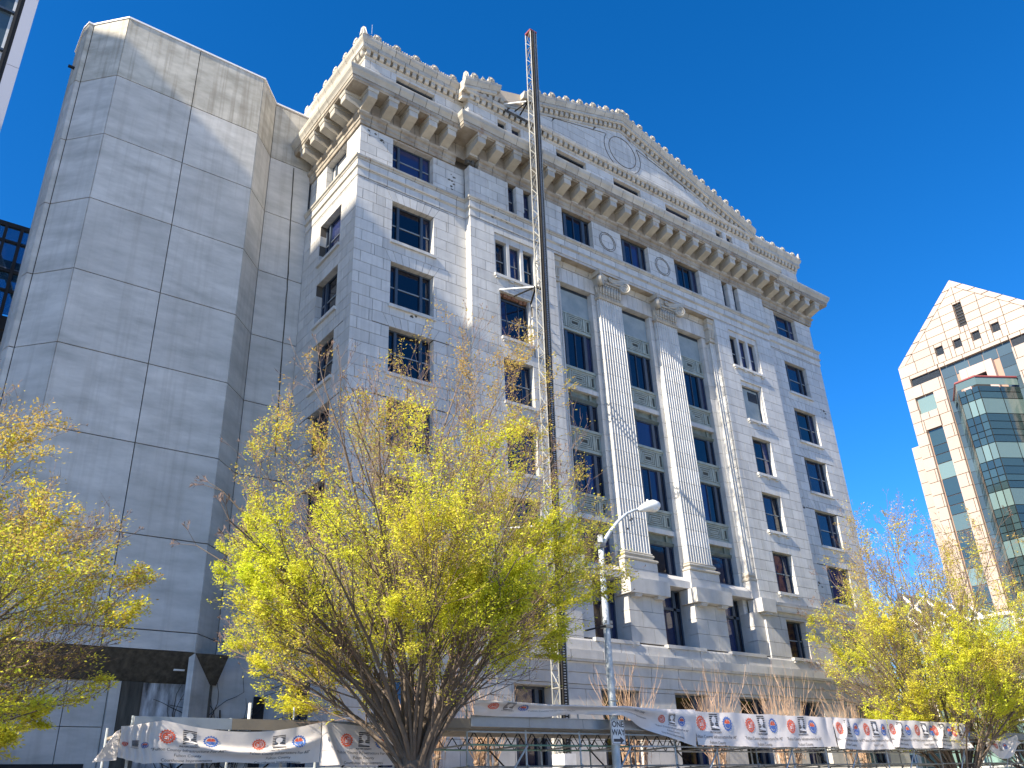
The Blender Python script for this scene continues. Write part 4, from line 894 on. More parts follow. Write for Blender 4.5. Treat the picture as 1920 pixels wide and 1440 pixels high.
for (a, b) in ((9.5, 11.5), (-3.35, -1.35)):              # strip windows
    z = 39.7; k = 0
    while z > 3:
        h = [2.0, 1.1, 1.1, 1.9][k % 4]; g = MB(); fbox(g, fw, a+.08, b-.08, z-h+.05, z-.05, -.4, -.33); obj('strip_pane', g, 'glass_pl' if k % 4 == 3 else 'glass_p', PB); z -= h; k += 1
    pk([(a, 0), (a+.07, 0), (a+.07, 39.7), (a, 39.7)], -.41, -.1, 'pinkd', 'reveal')
for k in range(31):                                       # main recessed curtain wall
    z1 = 46.5-k*1.45; z0 = z1-1.4
    if z0 < 2: break
    for j in range(5):
        a = -.05+8.2*j/5; g = MB(); fbox(g, fw, a+.03, a+8.2/5-.03, z0, z1, -.41, -.36)
        if not (z1 < 45.4 and j in (1, 2, 3)) or z1 < 20: obj('curtain_pane', g, 'glass_b' if k < 5 and 0 else 'glass_t', PB)
for (a, b, c, d) in ((2.2, 3.1, 38, 45.1), (5.1, 5.95, 38, 45.1), (3.1, 5.1, 43.85, 45.1)): pk([(a+.01, c), (b-.01, c), (b-.01, d), (a+.01, d)], -.35, .25, 'pinkd', 'portal_block')
pk([(3.1, 41), (5.1, 41), (5.1, 43.8), (3.1, 43.8)], -.35, -.3, 'dark', 'doorway')
# projecting glass bay with chamfered sides
def bay(z0, z1, m, pr=4.0, n0=.3):
    y0, y1 = -.05+.6, 8.15-.6; pts = [(80-n0+.8, y1+.1), (80-pr, y1-2.4), (80-pr, y0+2.4), (80-n0+.8, y0-.1)]
    for i in range(3):
        a, b = Vector(pts[i]), Vector(pts[i+1]); n = 2 if i != 1 else 3
        for j in range(n):
            p = a+(b-a)*(j/n); q = a+(b-a)*((j+1)/n); d = (q-p).normalized()*.05; g = MB(); t = Vector((.06, 0))
            g.prism([(p.x+d.x, p.y+d.y, z0+.04), (q.x-d.x, q.y-d.y, z0+.04), (q.x-d.x, q.y-d.y, z1-.04), (p.x+d.x, p.y+d.y, z1-.04)], [(p.x+d.x+.08, p.y+d.y, z0+.04), (q.x-d.x+.08, q.y-d.y, z0+.04), (q.x-d.x+.08, q.y-d.y, z1-.04), (p.x+d.x+.08, p.y+d.y, z1-.04)]); obj('bay_pane', g, m, PB)
    return pts
z = 41.0; k = 0; PP = None
pat = [(.7, 'glass_p'), (.8, 'glass_p'), (1.8, 'glass_pl'), (.9, 'glass_p'), (.9, 'glass_p')]
while z > 9:
    h, m = pat[k % 5]; PP = bay(z-h, z, m); z -= h; k += 1
g = MB(); zb = z; ip = [(p[0]+.15, p[1]) for p in PP]; g.prism([(x, y, zb) for x, y in ip], [(x, y, 40.9) for x, y in ip]); obj('bay_core', g, 'steel_d', PB)
g = MB(); rp = [(80.2, 7.6, 42.1), (75.9, 5.15, 42.1), (75.9, 3.0, 42.1), (80.2, .5, 42.1)]
g.path(rp, [.13]*4, 6); obj('red_handrail', g, 'red', PB)
g = MB()
for i in range(3):
    a, b = Vector(rp[i]), Vector(rp[i+1])
    g.prism([a-Vector((0, 0, .1)), b-Vector((0, 0, .1)), b-Vector((0, 0, .95)), a-Vector((0, 0, .95))], [a+Vector((.04, 0, -.1)), b+Vector((.04, 0, -.1)), b+Vector((.04, 0, -.95)), a+Vector((.04, 0, -.95))])
obj('glass_balustrade', g, 'glass_pl', PB)
for s, y0 in ((1, YC+HW), (-1, YC-HW)):
    for k in range(25):
        g = MB(); z0 = 1+k*1.5; a, b = sorted((y0+s*.05, y0+s*1.15)); g.box(80.6, 82, a, b, z0+.03, z0+1.47); obj('shoulder_panel', g, 'pink', PB)
    a, b = sorted((y0, y0+s*1.1)); g = MB(); g.box(80.8, 100, a, b, 0, 38.5); obj('shoulder_core', g, 'pinkj', PB)
PO = thing('dark_podium', 'dark low building behind the trees at the lower right', 'building', (70, -5, 0))
g = MB(); g.box(64, 78, -24, 20, 0, 9.5); obj('podium_block', g, 'frame', PO)
for k in range(14):
    g = MB(); g.box(63.9, 63.99, -23.5+3*k, -20.8+3*k, .6, 4.2); obj('shop_pane', g, 'glass_a', PO); g = MB(); g.box(63.9, 63.99, -23.5+3*k, -20.8+3*k, 4.8, 8.8); obj('upper_pane', g, 'glass_p', PO)
AT = thing('glass_atrium', 'white steel framed glass entrance canopy with a peaked roof behind the right tree', 'canopy', (50, -2, 0))
ap = [(2.3, 11.6), (1.6, 14.8), (-5.5, 14.0), (-6.5, 8)]
for x in (46, 49.5, 53, 56.5, 60):
    P_ = [(x, 2.4, 0), (x, 2.4, 12.2), (x, 1.0, 14.9), (x, -1.2, 12.2), (x, -6.5, 12.2), (x, -6.5, 0)]
    for i in range(5): g = MB(); g.tube(P_[i], P_[i+1], .13, n=6); obj('rib', g, 'white', AT)
for (y, z) in ((2.4, 3), (2.4, 6), (2.4, 9), (2.4, 12.2), (1.0, 14.9), (-1.2, 12.2), (-3.8, 12.2), (-6.5, 12.2), (-6.5, 9), (-6.5, 5)):
    g = MB(); g.tube((46, y, z), (60, y, z), .08, n=6); obj('rail', g, 'white', AT)
for z in (3, 5.6, 8.1, 10.3, 12.2):
    g = MB(); g.tube((46, 2.4, z), (46, -6.5, z), .08, n=6); obj('rail', g, 'white', AT)
for y in (.2, -2, -4.2):
    g = MB(); g.tube((46, y, 0), (46, y, 12.2), .07, n=6); obj('rail', g, 'white', AT)
g = MB(); g.tube((46, 2.4, 12.2), (46, -1.2, 14.6), .1); g.tube((46, 2.2, 10.3), (46, -1.5, 12.2), .1); g.tube((46, 1.6, 14), (46, -2, 10.3), .12); obj('diagonal_brace', g, 'white', AT)
for k, z in enumerate((.3, 3.1, 5.7, 8.2, 10.4)):
    for j in range(4):
        g = MB(); g.box(46.1, 46.12, -6.4+2.2*j, -4.4+2.2*j, z, z+[2.6, 2.4, 2.3, 2.0, 1.7][k]); obj('pane', g, 'glass_a', AT)
for k in range(4):
    for z in (.3, 3.1, 6.1, 9.1): g = MB(); g.box(46.2+3.5*k, 49.3+3.5*k, 2.36, 2.38, z, z+2.8); obj('pane', g, 'glass_a', AT)
    g = MB(); g.prism([(46.2+3.5*k, 2.4, 12.3), (49.3+3.5*k, 2.4, 12.3), (49.3+3.5*k, 1.05, 14.85), (46.2+3.5*k, 1.05, 14.85)], [(46.2+3.5*k, 2.37, 12.3), (49.3+3.5*k, 2.37, 12.3), (49.3+3.5*k, 1.02, 14.85), (46.2+3.5*k, 1.02, 14.85)]); obj('roof_pane', g, 'glass_a', AT)

# buildings out of the frame: the one whose shadow crosses the facade, and two across the street seen in the panes
def block(nm, lab, x0, x1, y0, y1, h, m):
    B = thing(nm, lab, 'building', ((x0+x1)/2, (y0+y1)/2, 0)); g = MB(); g.box(x0, x1, y0, y1, 0, h); obj('wall', g, m, B); wm = MB()
    for z in range(4, int(h)-3, 4):
        x = x0+1.5
        while x < x1-2.5: wm.box(x, x+1.6, y1+.0, y1+.03, z, z+2.1); x += 3.2
        y = y0+1.5
        while y < y1-2.5: wm.box(x1, x1+.03, y, y+1.6, z, z+2.1); wm.box(x0-.03, x0, y, y+1.6, z, z+2.1); y += 3.2
    obj('window_bands', wm, 'glass', B, kind='stuff')
block('office_block', 'tall office block out of frame to the left that shades the facade', -90, -60, -9.26, 34, 77.1, 'beige')
block('beige_block', 'beige masonry block across the street', 60, 92, -80, -48, 34, 'beige')
block('brick_block', 'brown brick block across the street', 96, 140, -90, -46, 36, 'brick')

# ================================================================ ground
def plane(nm, x0, x1, y0, y1, z, m):
    g = MB(); g.add([(x0, y0, z), (x1, y0, z), (x1, y1, z), (x0, y1, z)], [(0, 1, 2, 3)]); o = obj(nm, g, m); o['kind'] = 'structure'; return o
plane('ground', -600, 600, -600, 600, -.12, 'pave'); plane('road', -300, 300, -28, -14, -.1, 'asphalt')
g = MB(); g.box(-300, 300, -13.85, .4, -.12, 0.02); o = obj('sidewalk', g, 'pave'); o['kind'] = 'structure'
g = MB(); g.box(-300, 300, -14.02, -13.85, -.12, 0.04); o = obj('kerb', g, 'granite'); o['kind'] = 'structure'
g = MB(); g.box(-300, 300, -40, -28, -.12, .02); o = obj('near_sidewalk', g, 'pave'); o['kind'] = 'structure'

g = MB()
for k in range(40): g.add([(-120+6*k, -21.07, -.092), (-117+6*k, -21.07, -.092), (-117+6*k, -20.93, -.092), (-120+6*k, -20.93, -.092)], [(0, 1, 2, 3)])
o = obj('lane_marking', g, 'signw'); o['kind'] = 'structure'
g = MB(); g.box(2, 36, -6.5, -3.2, 0, .55); o = obj('planting_bed', g, 'granite'); tag(o, 'long low stone planter along the foot of the courthouse', 'planter'); 

# ================================================================ mast climber
MC = thing('mast_climber', 'white lattice mast with a black toothed rack standing against the courthouse facade', 'mast', (9.8, -2.3, 0))
def mp(px, z):   # mast axis leans a touch
    return Vector((9.60+px+(z-5.7)*.0215, 0, z))
mx0, mx1, my0, my1 = -.0, .47, -2.52, -2.02; H = 47.0; zs = [.3]
while zs[-1] < H-.1: zs.append(min(zs[-1]+1.508, H))
def mpt(x, y, z): v = mp(x, z); return (v.x, y, z)
for x in (mx0, mx1):
    for y in (my0, my1):
        for k in range(0, len(zs)-1):
            g = MB(); g.tube(mpt(x, y, zs[k]), mpt(x, y, zs[k+1]-.01), .034, n=6); obj('mast_tube', g, 'mastw', MC)
for k in range(len(zs)-1):
    z0, z1 = zs[k], zs[k+1]; zm = (z0+z1)/2; g = MB()
    for (A, B) in (((mx0, my0), (mx0, my1)), ((mx0, my1), (mx1, my1)), ((mx1, my1), (mx1, my0))):
        g.tube(mpt(*A, z0+.03), mpt(*B, z0+.03), .03, n=5); g.tube(mpt(*A, z0+.03), mpt(*B, zm), .022, n=5); g.tube(mpt(*B, zm), mpt(*A, z1), .022, n=5)
    obj('lattice_section', g, 'mastw', MC)
    g = MB(); a = mp(.045, z0); b = mp(.045, z1)
    g.prism([(a.x, my0-.02, z0), (a.x+.38, my0-.02, z0), (a.x+.38, my0+.04, z0), (a.x, my0+.04, z0)], [(b.x, my0-.02, z1-.02), (b.x+.38, my0-.02, z1-.02), (b.x+.38, my0+.04, z1-.02), (b.x, my0+.04, z1-.02)])
    g.prism([(a.x+.06, my0-.11, z0), (a.x+.13, my0-.11, z0), (a.x+.13, my0-.02, z0), (a.x+.06, my0-.02, z0)], [(b.x+.06, my0-.11, z1-.02), (b.x+.13, my0-.11, z1-.02), (b.x+.13, my0-.02, z1-.02), (b.x+.06, my0-.02, z1-.02)])
    obj('rack_section', g, 'steel_d', MC)
    g = MB(); n = 13
    for j in range(n):
        z = z0+(z1-z0)*(j+.5)/n; v = mp(.18, z); g.box(v.x, v.x+.13, my0-.10, my0-.02, z-.025, z+.025)
    obj('rack_teeth', g, 'alu', MC)
g = MB(); v = mp(0, H); g.box(v.x-.05, v.x+.5, my0-.05, my0+.5, H, H+.12); obj('red_top_plate', g, 'red', MC)
g = MB(); g.box(9.2, 10.6, -3.0, -1.6, .03, .35); g.box(9.45, 10.1, -2.75, -1.95, .35, 3.7); obj('base_cabinet', g, 'white', MC)
for z, dz in ((41.2, .55), (27.4, .15), (13.8, .1)):
    t = Vector(mpt(.0, my1, z)); 
    for (x, y, q) in ((8.7 if z < 30 else 9.6, -.5, z+dz), (9.7 if z < 30 else 10.5, -.5, z+dz-.1), (10.9, -.5, z+dz-.2)):
        g = MB(); g.tube(t, (x, y, q), .05 if y else .04, n=6); obj('wall_tie', g, 'white' if x < 9.7 else 'steel_d', MC)
    g = MB(); g.tube(mpt(-.1, my1+.05, z), mpt(.6, my1+.05, z), .06); obj('tie_bracket', g, 'steel_d', MC)

# ================================================================ street lamp and sign
LQ = lambda p: (-15.86+(p[0]+15.86)*.9673, -10.45+(p[1]+9.7), 1.6+(p[2]-1.6)*.9673 if p[2] > 1.6 else p[2])
SL_ = thing('street_lamp', 'grey steel street lamp with a curved arm and white cobra head standing before the portico', 'street lamp', (5.15, -10.45, 0))
g = MB(); g.path([(5.111, -10.450, 0.000), (5.130, -10.450, 2.954), (5.188, -10.450, 6.823), (5.256, -10.450, 10.451)], [.155, .145, .12, .10], 14); obj('pole', g, 'galv', SL_, True)
g = MB(); g.path([(5.266, -10.450, 10.016), (5.672, -10.450, 10.548), (6.204, -10.450, 11.099), (6.736, -10.450, 11.515), (7.171, -10.450, 11.718), (7.558, -10.450, 11.824)], [.085, .075, .065, .055, .05, .045], 10); obj('arm', g, 'galv', SL_, True)
g = MB(); g.path([(7.365, -10.450, 11.757), (7.558, -10.450, 11.834), (7.897, -10.450, 11.979), (8.235, -10.450, 12.086), (8.458, -10.450, 12.095), (8.574, -10.450, 12.066)], [.06, .13, .20, .23, .19, .05], 14); obj('lamp_head', g, 'lamp', SL_, True)
g = MB(); g.ell((8.187, -10.450, 11.911), (.24, .19, .10), 12, 8); obj('lens', g, 'signw', SL_, True)
g = MB(); g.ell((7.945, -10.450, 12.240), (.05, .05, .05)); obj('photocell', g, 'lamp', SL_)
g = MB(); g.box(5.072, 5.343, -10.610, -10.290, 9.967, 10.161); g.box(5.053, 5.343, -10.610, -10.290, 7.152, 7.249); g.box(5.092, 5.401, -10.550, -10.350, 7.307, 7.404); obj('clamp', g, 'steel', SL_)
g = MB(); g.tube((5.092, -10.550, 7.210), (4.124, -10.550, 6.969), .03); obj('cut_bracket', g, 'steel_d', SL_)
g = MB(); g.box(4.956, 5.266, -10.610, -10.580, 4.357, 4.395); g.box(4.956, 5.266, -10.610, -10.580, 4.744, 4.782); obj('strap', g, 'steel', SL_)

# flat print helper: text outlines turned into mesh
def text2d(s, size, align='CENTER', bold=0.0):
    cu = bpy.data.curves.new('lettering', 'FONT'); cu.body = s; cu.size = size; cu.align_x = align; cu.resolution_u = 3; cu.offset = bold
    o = bpy.data.objects.new('lettering', cu); COL.objects.link(o); bpy.context.view_layer.update()
    me = bpy.data.meshes.new_from_object(o.evaluated_get(bpy.context.evaluated_depsgraph_get()))
    vs = [(v.co.x, v.co.y) for v in me.vertices]; fs = [tuple(p.vertices) for p in me.polygons]
    bpy.data.objects.remove(o); bpy.data.curves.remove(cu); bpy.data.meshes.remove(me); return vs, fs
OW = thing('one_way_sign', 'white ONE WAY sign with a black right arrow strapped to the street lamp pole', 'sign', (5.13, -10.62, 3.8))
sc_ = 0.305; g = MB(); x0, x1, z0, z1 = 4.837, 5.43, 3.42, 4.18
g.box(x0, x1, -10.64, -10.62, z0, z1); obj('plate', g, 'signw', OW)
def flat(pts_fs, cx, cz, y, m, nm, par, sx=1.0, sz=1.0):
    vs, fs = pts_fs; g = MB(); g.add([(cx+x*sx, y, cz+z*sz) for x, z in vs], fs); return obj(nm, g, m, par)
t1 = text2d('ONE', .30, bold=.008); t2 = text2d('WAY', .30, bold=.008)
flat(t1, 5.135, 3.95, -10.644, 'ink_k', 'lettering', OW, .82, .85); flat(t2, 5.135, 3.70, -10.644, 'ink_k', 'lettering', OW, .82, .85)
flat(([(-.23, -.045), (.06, -.045), (.06, -.12), (.24, 0), (.06, .12), (.06, .045), (-.23, .045)], [(0, 1, 5, 6), (2, 3, 4), (1, 2, 4, 5)]), 5.135, 3.545, -10.644, 'ink_k', 'arrow', OW)
fr_ = MB()
for (a, b, c, d) in ((x0+.015, x1-.015, z0+.015, z0+.03), (x0+.015, x1-.015, z1-.03, z1-.015), (x0+.015, x0+.03, z0+.03, z1-.03), (x1-.03, x1-.015, z0+.03, z1-.03)): fr_.box(a, b, -10.644, -10.641, c, d)
obj('border_line', fr_, 'ink_k', OW)
# ================================================================ scaffold shed
SS = thing('sidewalk_shed', 'long scaffold tube sidewalk shed with plank decks in front of the courthouse', 'scaffold', (10, -9, 0))
def pipe(a, b, r=.03, m='steel', nm='tube'):
    g = MB(); g.tube(a, b, r, n=6); obj(nm, g, m, SS)
xs_r = [-.4+2.2*k for k in range(17)]; xs_l = [-9.9+2.35*k for k in range(4)]
for k, x in enumerate(xs_r):
    for y in (-10.0, -8.0):
        pipe((x, y, 0), (x, y, 4.62 if y == -10 else 4.0), .032, 'galv' if k % 3 else 'steel', 'standard')
        g = MB()
        for z in (2.15, 2.82, 3.42, 4.0): g.ell((x+.02, y-.03, z), (.07, .06, .05), 6, 4)
        obj('coupler', g, 'steel', SS)
    pipe((x, -10, 2.82), (x, -8, 2.82), .026); pipe((x, -10, 3.42), (x, -8, 3.42), .026)
    if k < len(xs_r)-1:
        x2 = xs_r[k+1]
        for y in (-10.0, -8.0):
            for z, m in ((2.15, 'steel'), (2.82, 'steel'), (3.42, 'steel_g' if k < 3 else 'galv'), (2.48, 'steel_d')):
                pipe((x, y-.03, z), (x2, y-.03, z+rnd.uniform(-.02, .02)), .026, m, 'ledger')
            n = 4
            for j in range(n):
                a = x+(x2-x)*j/n; b = x+(x2-x)*(j+.5)/n; c = x+(x2-x)*(j+1)/n
                pipe((a, y+.03, 3.42), (b, y+.03, 3.78), .016, 'steel_d', 'truss_web'); pipe((b, y+.03, 3.78), (c, y+.03, 3.42), .016, 'steel_d', 'truss_web')
        if k % 2 == 0: pipe((x2, -10.06, 3.4), (x2-1.5, -10.06, 1.6), .03, 'galv', 'brace')
        else: pipe((x, -8.06, 3.4), (x2, -8.06, 1.6), .026, 'steel_d', 'brace')
        pipe((x, -10.03, 3.78), (x2, -10.03, 3.78), .028, 'galv', 'ledger')
        for j in range(7):
            g = MB(); yy = -10.15+.36*j; g.box(x+.01, x2-.01, yy, yy+.34, 3.84+rnd.uniform(0, .012), 3.90); obj('plank', g, 'plank', SS)
        g = MB(); g.box(x+.005, x2-.005, -10.22, -10.17, 3.92, 4.19); g.box(x+.005, x2-.005, -10.26, -10.17, 3.90, 3.92); g.box(x+.005, x2-.005, -10.26, -10.17, 4.19, 4.21); obj('deck_beam', g, 'alu', SS)
        if k == 0: g = MB(); g.box(x-1.6, x-.01, -10.22, -10.17, 3.85, 4.12); obj('deck_beam', g, 'plank', SS)
for k, x in enumerate(xs_l):
    for y in (-10.0, -7.8): pipe((x, y, 0), (x, y, 3.98 if y == -10 else 3.9), .032, 'galv', 'standard')
    if k < 3:
        x2 = xs_l[k+1]; pipe((x, -10.0, 3.6), (x2, -10.0, 3.6), .03, 'galv', 'ledger'); pipe((x, -10, 2.8), (x2, -10, 2.8), .03, 'galv', 'ledger')
        for j in range(7): g = MB(); yy = -10.1+.36*j; g.box(x+.01, x2-.01, yy, yy+.34, 3.62, 3.68); obj('plank', g, 'plank', SS)
        g = MB(); g.box(x+.005, x2+.0, -10.12, -10.07, 3.70, 3.96); obj('deck_beam', g, 'plank' if k % 2 else 'alu', SS)
        pipe((x, -8, 1.5), (x2, -8, 3.4), .026, 'steel_d', 'brace')
pipe((-2.85, -10, 0), (-2.85, -10, 3.95), .032, 'galv', 'standard')
g = MB(); g.box(-2.85, -.41, -10.12, -10.05, 3.78, 4.04); obj('deck_beam', g, 'plank', SS)
pipe((-7.1, -10.05, 3.9), (-7.1, -10.05, 4.35), .04, 'white', 'jack_post'); pipe((-5.9, -10.05, 3.9), (-5.9, -10.05, 4.28), .02, 'white', 'jack_post')
g = MB(); g.box(-3.3, -3.1, -9.7, -9.5, 4.0, 4.25); g.ell((-3.2, -9.6, 4.33), (.09, .09, .12)); g.box(-3.0, -2.6, -9.6, -9.55, 4.15, 4.32); o = obj('work_light', g, 'white'); tag(o, 'small white work light on the shed deck beside the centre tree trunk', 'lamp')

# ================================================================ banners
def gear2d(r):
    vs = []; fs = []; n = 16
    for k in range(n*4):
        a = 2*pi*k/(n*4); ro = r*(1.0 if k % 4 in (0, 1) else .86); vs.append((ro*cos(a), ro*sin(a))); vs.append((r*.70*cos(a), r*.70*sin(a)))
    N_ = n*4
    for k in range(N_): k2 = (k+1) % N_; fs.append((2*k, 2*k2, 2*k2+1, 2*k+1))
    return vs, fs
def rects2d(L): 
    vs = []; fs = []
    for (a, b, c, d) in L: i = len(vs); vs += [(a, c), (b, c), (b, d), (a, d)]; fs.append((i, i+1, i+2, i+3))
    return vs, fs
def disc2d(r, a0=0, a1=2*pi, cx=0, cy=0, n=14):
    vs = [(cx, cy)]+[(cx+r*cos(a0+(a1-a0)*k/n), cy+r*sin(a0+(a1-a0)*k/n)) for k in range(n+1)]; return vs, [(0, k+1, k+2) for k in range(n)]
T1 = text2d('"Fulton County Infrastructure For All"', .158); T2 = text2d('Fulton County', .158); T3 = text2d('Courthouse Improvements', .158); T4 = text2d('FULTON COUNTY', .078, bold=.003)
stripes = rects2d([(-.24, .24, -.27+.078*k, -.27+.078*k+(.055 if k < 3 else .045)) for k in range(8)])
tree_w = disc2d(.13, cx=0, cy=.10); tree_w2 = rects2d([(-.03, .03, -.13, .02)]); hill = ([(-.24, -.16), (.24, -.22), (.24, -.16), (0, -.08)], [(0, 1, 2, 3)])
def surf_add(S, P2, ox, oy, m, nm, par, k=1.0, lift=.008):
    vs, fs = P2; g = MB(); g.add([S(ox+x*k, oy+y*k, lift) for x, y in vs], fs); obj(nm, g, m, par)
def prints(S, u, par, k=1.0, zoff=0.0, text=True, cutl=False):
    # u: centre of the trio along the banner, v heights measured from the banner's top in metres (negative down)
    y0 = -.30+zoff
    surf_add(S, gear2d(.27), u-.75*k, y0, 'ink_r', 'gear_logo', par, k)
    surf_add(S, disc2d(.165), u-.75*k, y0, 'ink_r', 'logo_disc', par, k*.98, .010)
    surf_add(S, rects2d([(-.09, -.02, -.10, -.06), (-.09, -.02, -.03, .0), (-.09, -.07, -.1, .06), (-.02, .0, -.1, .02), (.03, .05, -.1, .07), (.09, .11, -.1, .07), (-.0, .12, .07, .09)]), u-.75*k, y0, 'ink_w', 'building_emblem', par, k, .013)
    surf_add(S, stripes, u, y0+.03, 'ink_k', 'striped_logo', par, k); surf_add(S, tree_w, u, y0+.03, 'ink_w', 'tree_emblem', par, k, .011); surf_add(S, tree_w2, u, y0+.03, 'ink_w', 'tree_emblem', par, k, .011); surf_add(S, hill, u, y0+.03, 'ink_w', 'hill_emblem', par, k, .012)
    surf_add(S, T4, u, y0-.335*k, 'ink_k', 'lettering', par, k)
    surf_add(S, gear2d(.27), u+.75*k, y0, 'ink_b', 'gear_logo', par, k)
    for a0, m in ((0, 'ink_r'), (pi/2, 'ink_r'), (pi, 'ink_b'), (1.5*pi, 'ink_b')): surf_add(S, disc2d(.155, a0+.12, a0+pi/2-.12, n=5), u+.75*k, y0, m, 'logo_quadrant', par, k, .010)
    if text:
        for T_, q in ((T1, .52), (T2, .72), (T3, .92)): surf_add(S, T_, u, y0-q*k, 'ink_k', 'lettering', par, k)
def banner(nm, lab, x0, x1, top, bot, fold, loc, nu=None, nv=14):
    """top(u), bot(u) heights; fold(u, v) metres towards the street; S maps banner coordinates to the place"""
    H0 = 1.08
    def S(u, v, lift=0.0):
        t = -v/H0; q = min(max((u-x0)/(x1-x0), -.02), 1.02); zt_, zb_ = top(u), bot(u); z = zt_+(zb_-zt_)*t
        e = .01; y = loc-fold(u, t); nx = (fold(u+e, t)-fold(u-e, t))/(2*e)
        return (u-lift*nx*.3, y-lift-.004, z)
    mb = MB(); nu = nu or int((x1-x0)*22); 
    for i in range(nu+1):
        for j in range(nv+1): mb.v.append(S(x0+(x1-x0)*i/nu, -H0*j/nv, -.004))
    for i in range(nu):
        for j in range(nv): a = i*(nv+1)+j; mb.f.append((a, a+1, a+nv+2, a+nv+1))
    o = obj(nm, mb, 'vinyl', None, True); tag(o, lab, 'banner', 'printed banners tied along the sidewalk shed'); return o, S
sn = lambda x, y, s=1.0: noise.noise(Vector((x*s, y*s, 3.3)))
# right run, four lengths of cloth with different sags
R_ = [(9.22, 17.55, 'straight printed banner just right of the ONE WAY sign, four sets of logos', [10.25, 12.95, 15.45]),
      (17.6, 21.6, 'printed banner amid the right run with one big fold at its left end', [17.95+.6, 20.55]),
      (21.65, 25.15, 'printed banner second from the right end of the shed, pulled smooth', [22.55, 24.55]),
      (25.2, 28.3, 'printed banner at the right end of the shed beside the right tree trunk', [26.1, 27.75])]
def mkfold(x0, x1, A=.05, diag=.0):
    def f(u, t):
        e = (u-x0)/(x1-x0); v = A*(.5+.5*sin(3.1*u+2.2*t))*t*.7+.09*abs(sn(u*1.1+1.7*t*diag, t*.8))+.05*t; 
        if diag: v += .16*math.exp(-((u-(x0+.9*(1.2-t)*diag))/.16)**2)*min(1, t*2)+.10*math.exp(-((u-(x1-.7*(1-t)))/.13)**2)*t
        return v
    return f
for i, (x0, x1, lab, us) in enumerate(R_):
    tp = (lambda x0, x1: lambda u: 4.60-.03*abs(sin(pi*(u-x0)/2.2)))(x0, x1); bt = (lambda i, x0, x1: lambda u: 3.46-.05*sin(pi*(u-x0)/(x1-x0))+.02*sn(u, 1, 2)+(-.07 if i == 1 else 0))(i, x0, x1)
    o, S = banner('printed_banner', lab, x0, x1, tp, bt, mkfold(x0, x1, .05, 0 if i == 0 else 1.0), -10.28)
    for u in us: prints(S, u, o, .92 if i == 0 else .82, -.07)
# far right drooping length
o, S = banner('printed_banner', 'crumpled drooping banner beyond the right tree trunk', 29.3, 33.4, lambda u: 4.12-.25*sin(pi*(u-29.3)/4.1), lambda u: 3.75-.75*sin(pi*(u-29.3)/4.1), mkfold(29.3, 33.4, .12, 1), -10.25); prints(S, 31.3, o, .7, -.1, False)
# twisted length in the middle
def tw(u, a, b): return max(0.0, min(1.0, (u-a)/(b-a)))
tp = lambda u: 4.62-.05*sin(pi*(u+.4)/9.5)
def bt(u):
    if u < 2.2: return 4.19
    if u < 5.2: return 4.19+.14*tw(u, 2.2, 3.4)-.05*tw(u, 4.2, 5.2)
    return 4.28-.88*((u-5.2)/3.9)**.9
o, S = banner('printed_banner', 'twisted banner hanging loose over the ONE WAY sign', -.45, 9.15, tp, bt, lambda u, t: .10+.42*math.exp(-((u-5.3)/.9)**2)+.20*math.exp(-((t-.12)/.18)**2)*(1-.75*tw(u, 6, 9.1))+.05*sin(2.2*u+3*t)+.07*abs(sn(u, t, 1.5)), -10.27)
prints(S, .85, o, .8, -.10, False); surf_add(S, T1, 2.6, -.62, 'ink_k', 'lettering', o, .8); prints(S, 7.95, o, .62, -.10)
surf_add(S, T3, 6.0, -.55, 'ink_k', 'lettering', o, .8); surf_add(S, T2, 6.1, -.30, 'ink_k', 'lettering', o, .8)
# left run
def lf(u, t):
    v = .05+.08*abs(sn(u*.9, t))
    v += .20*math.exp(-((t-(.35+.35*sin(pi*(u+9.2)/4.2)))/.10)**2)*(1 if -9.2 < u < -5.2 else 0)*max(0, sin(pi*(u+9.2)/4.1))
    if u < -9.3: v += .05*sin(u*34+2*sin(5*t))*min(1, (-9.3-u)*3)
    return v
lt = lambda u: (3.72+.13*tw(u, -10.1, -9.35) if u < -9.3 else 3.87-.26*sin(pi*(u+9.3)/4.15)**1.0+.05*tw(u, -9.3, -5.2))
lb = lambda u: 2.93+(.12*(-9.6-u)/.5 if u < -9.6 else 0)+.03*sn(u, 2, 2)
def lS(u): return lt(u)
o, S = banner('printed_banner', 'sagging printed banner at the far left end of the shed with a long diagonal fold', -10.2, -5.22, lt, lb, lf, -10.22)
for u in (-8.62, -6.35): prints(S, u, o, .70, -.10 if u < -7 else -.14)
prints(S, -9.85, o, .30, -.3, False)
o, S = banner('printed_banner', 'gathered printed banner left of the centre tree trunk, with a pleated wedge', -5.2, -2.95, lambda u: 3.93-.18*tw(u, -5.2, -2.95), lambda u: 2.86, lambda u, t: .06+.30*math.exp(-((u+5.15+.0-(.35*t))/(.10+.1*t))**2)*t+.06*abs(sn(u, t, 1.2)), -10.22)
prints(S, -3.95, o, .68, -.12)
g = MB(); g.prism([(-10.2, -10.23, 3.66), (-10.2, -10.27, 3.0), (-10.62, -9.9, 2.98), (-10.22, -9.9, 3.62)], [(-10.2, -10.20, 3.66), (-10.2, -10.24, 3.0), (-10.60, -9.88, 2.98), (-10.22, -9.88, 3.6)]); o = obj('banner_end', g, 'vinyl'); tag(o, 'loose white end of the leftmost banner wrapped round the shed corner', 'banner')

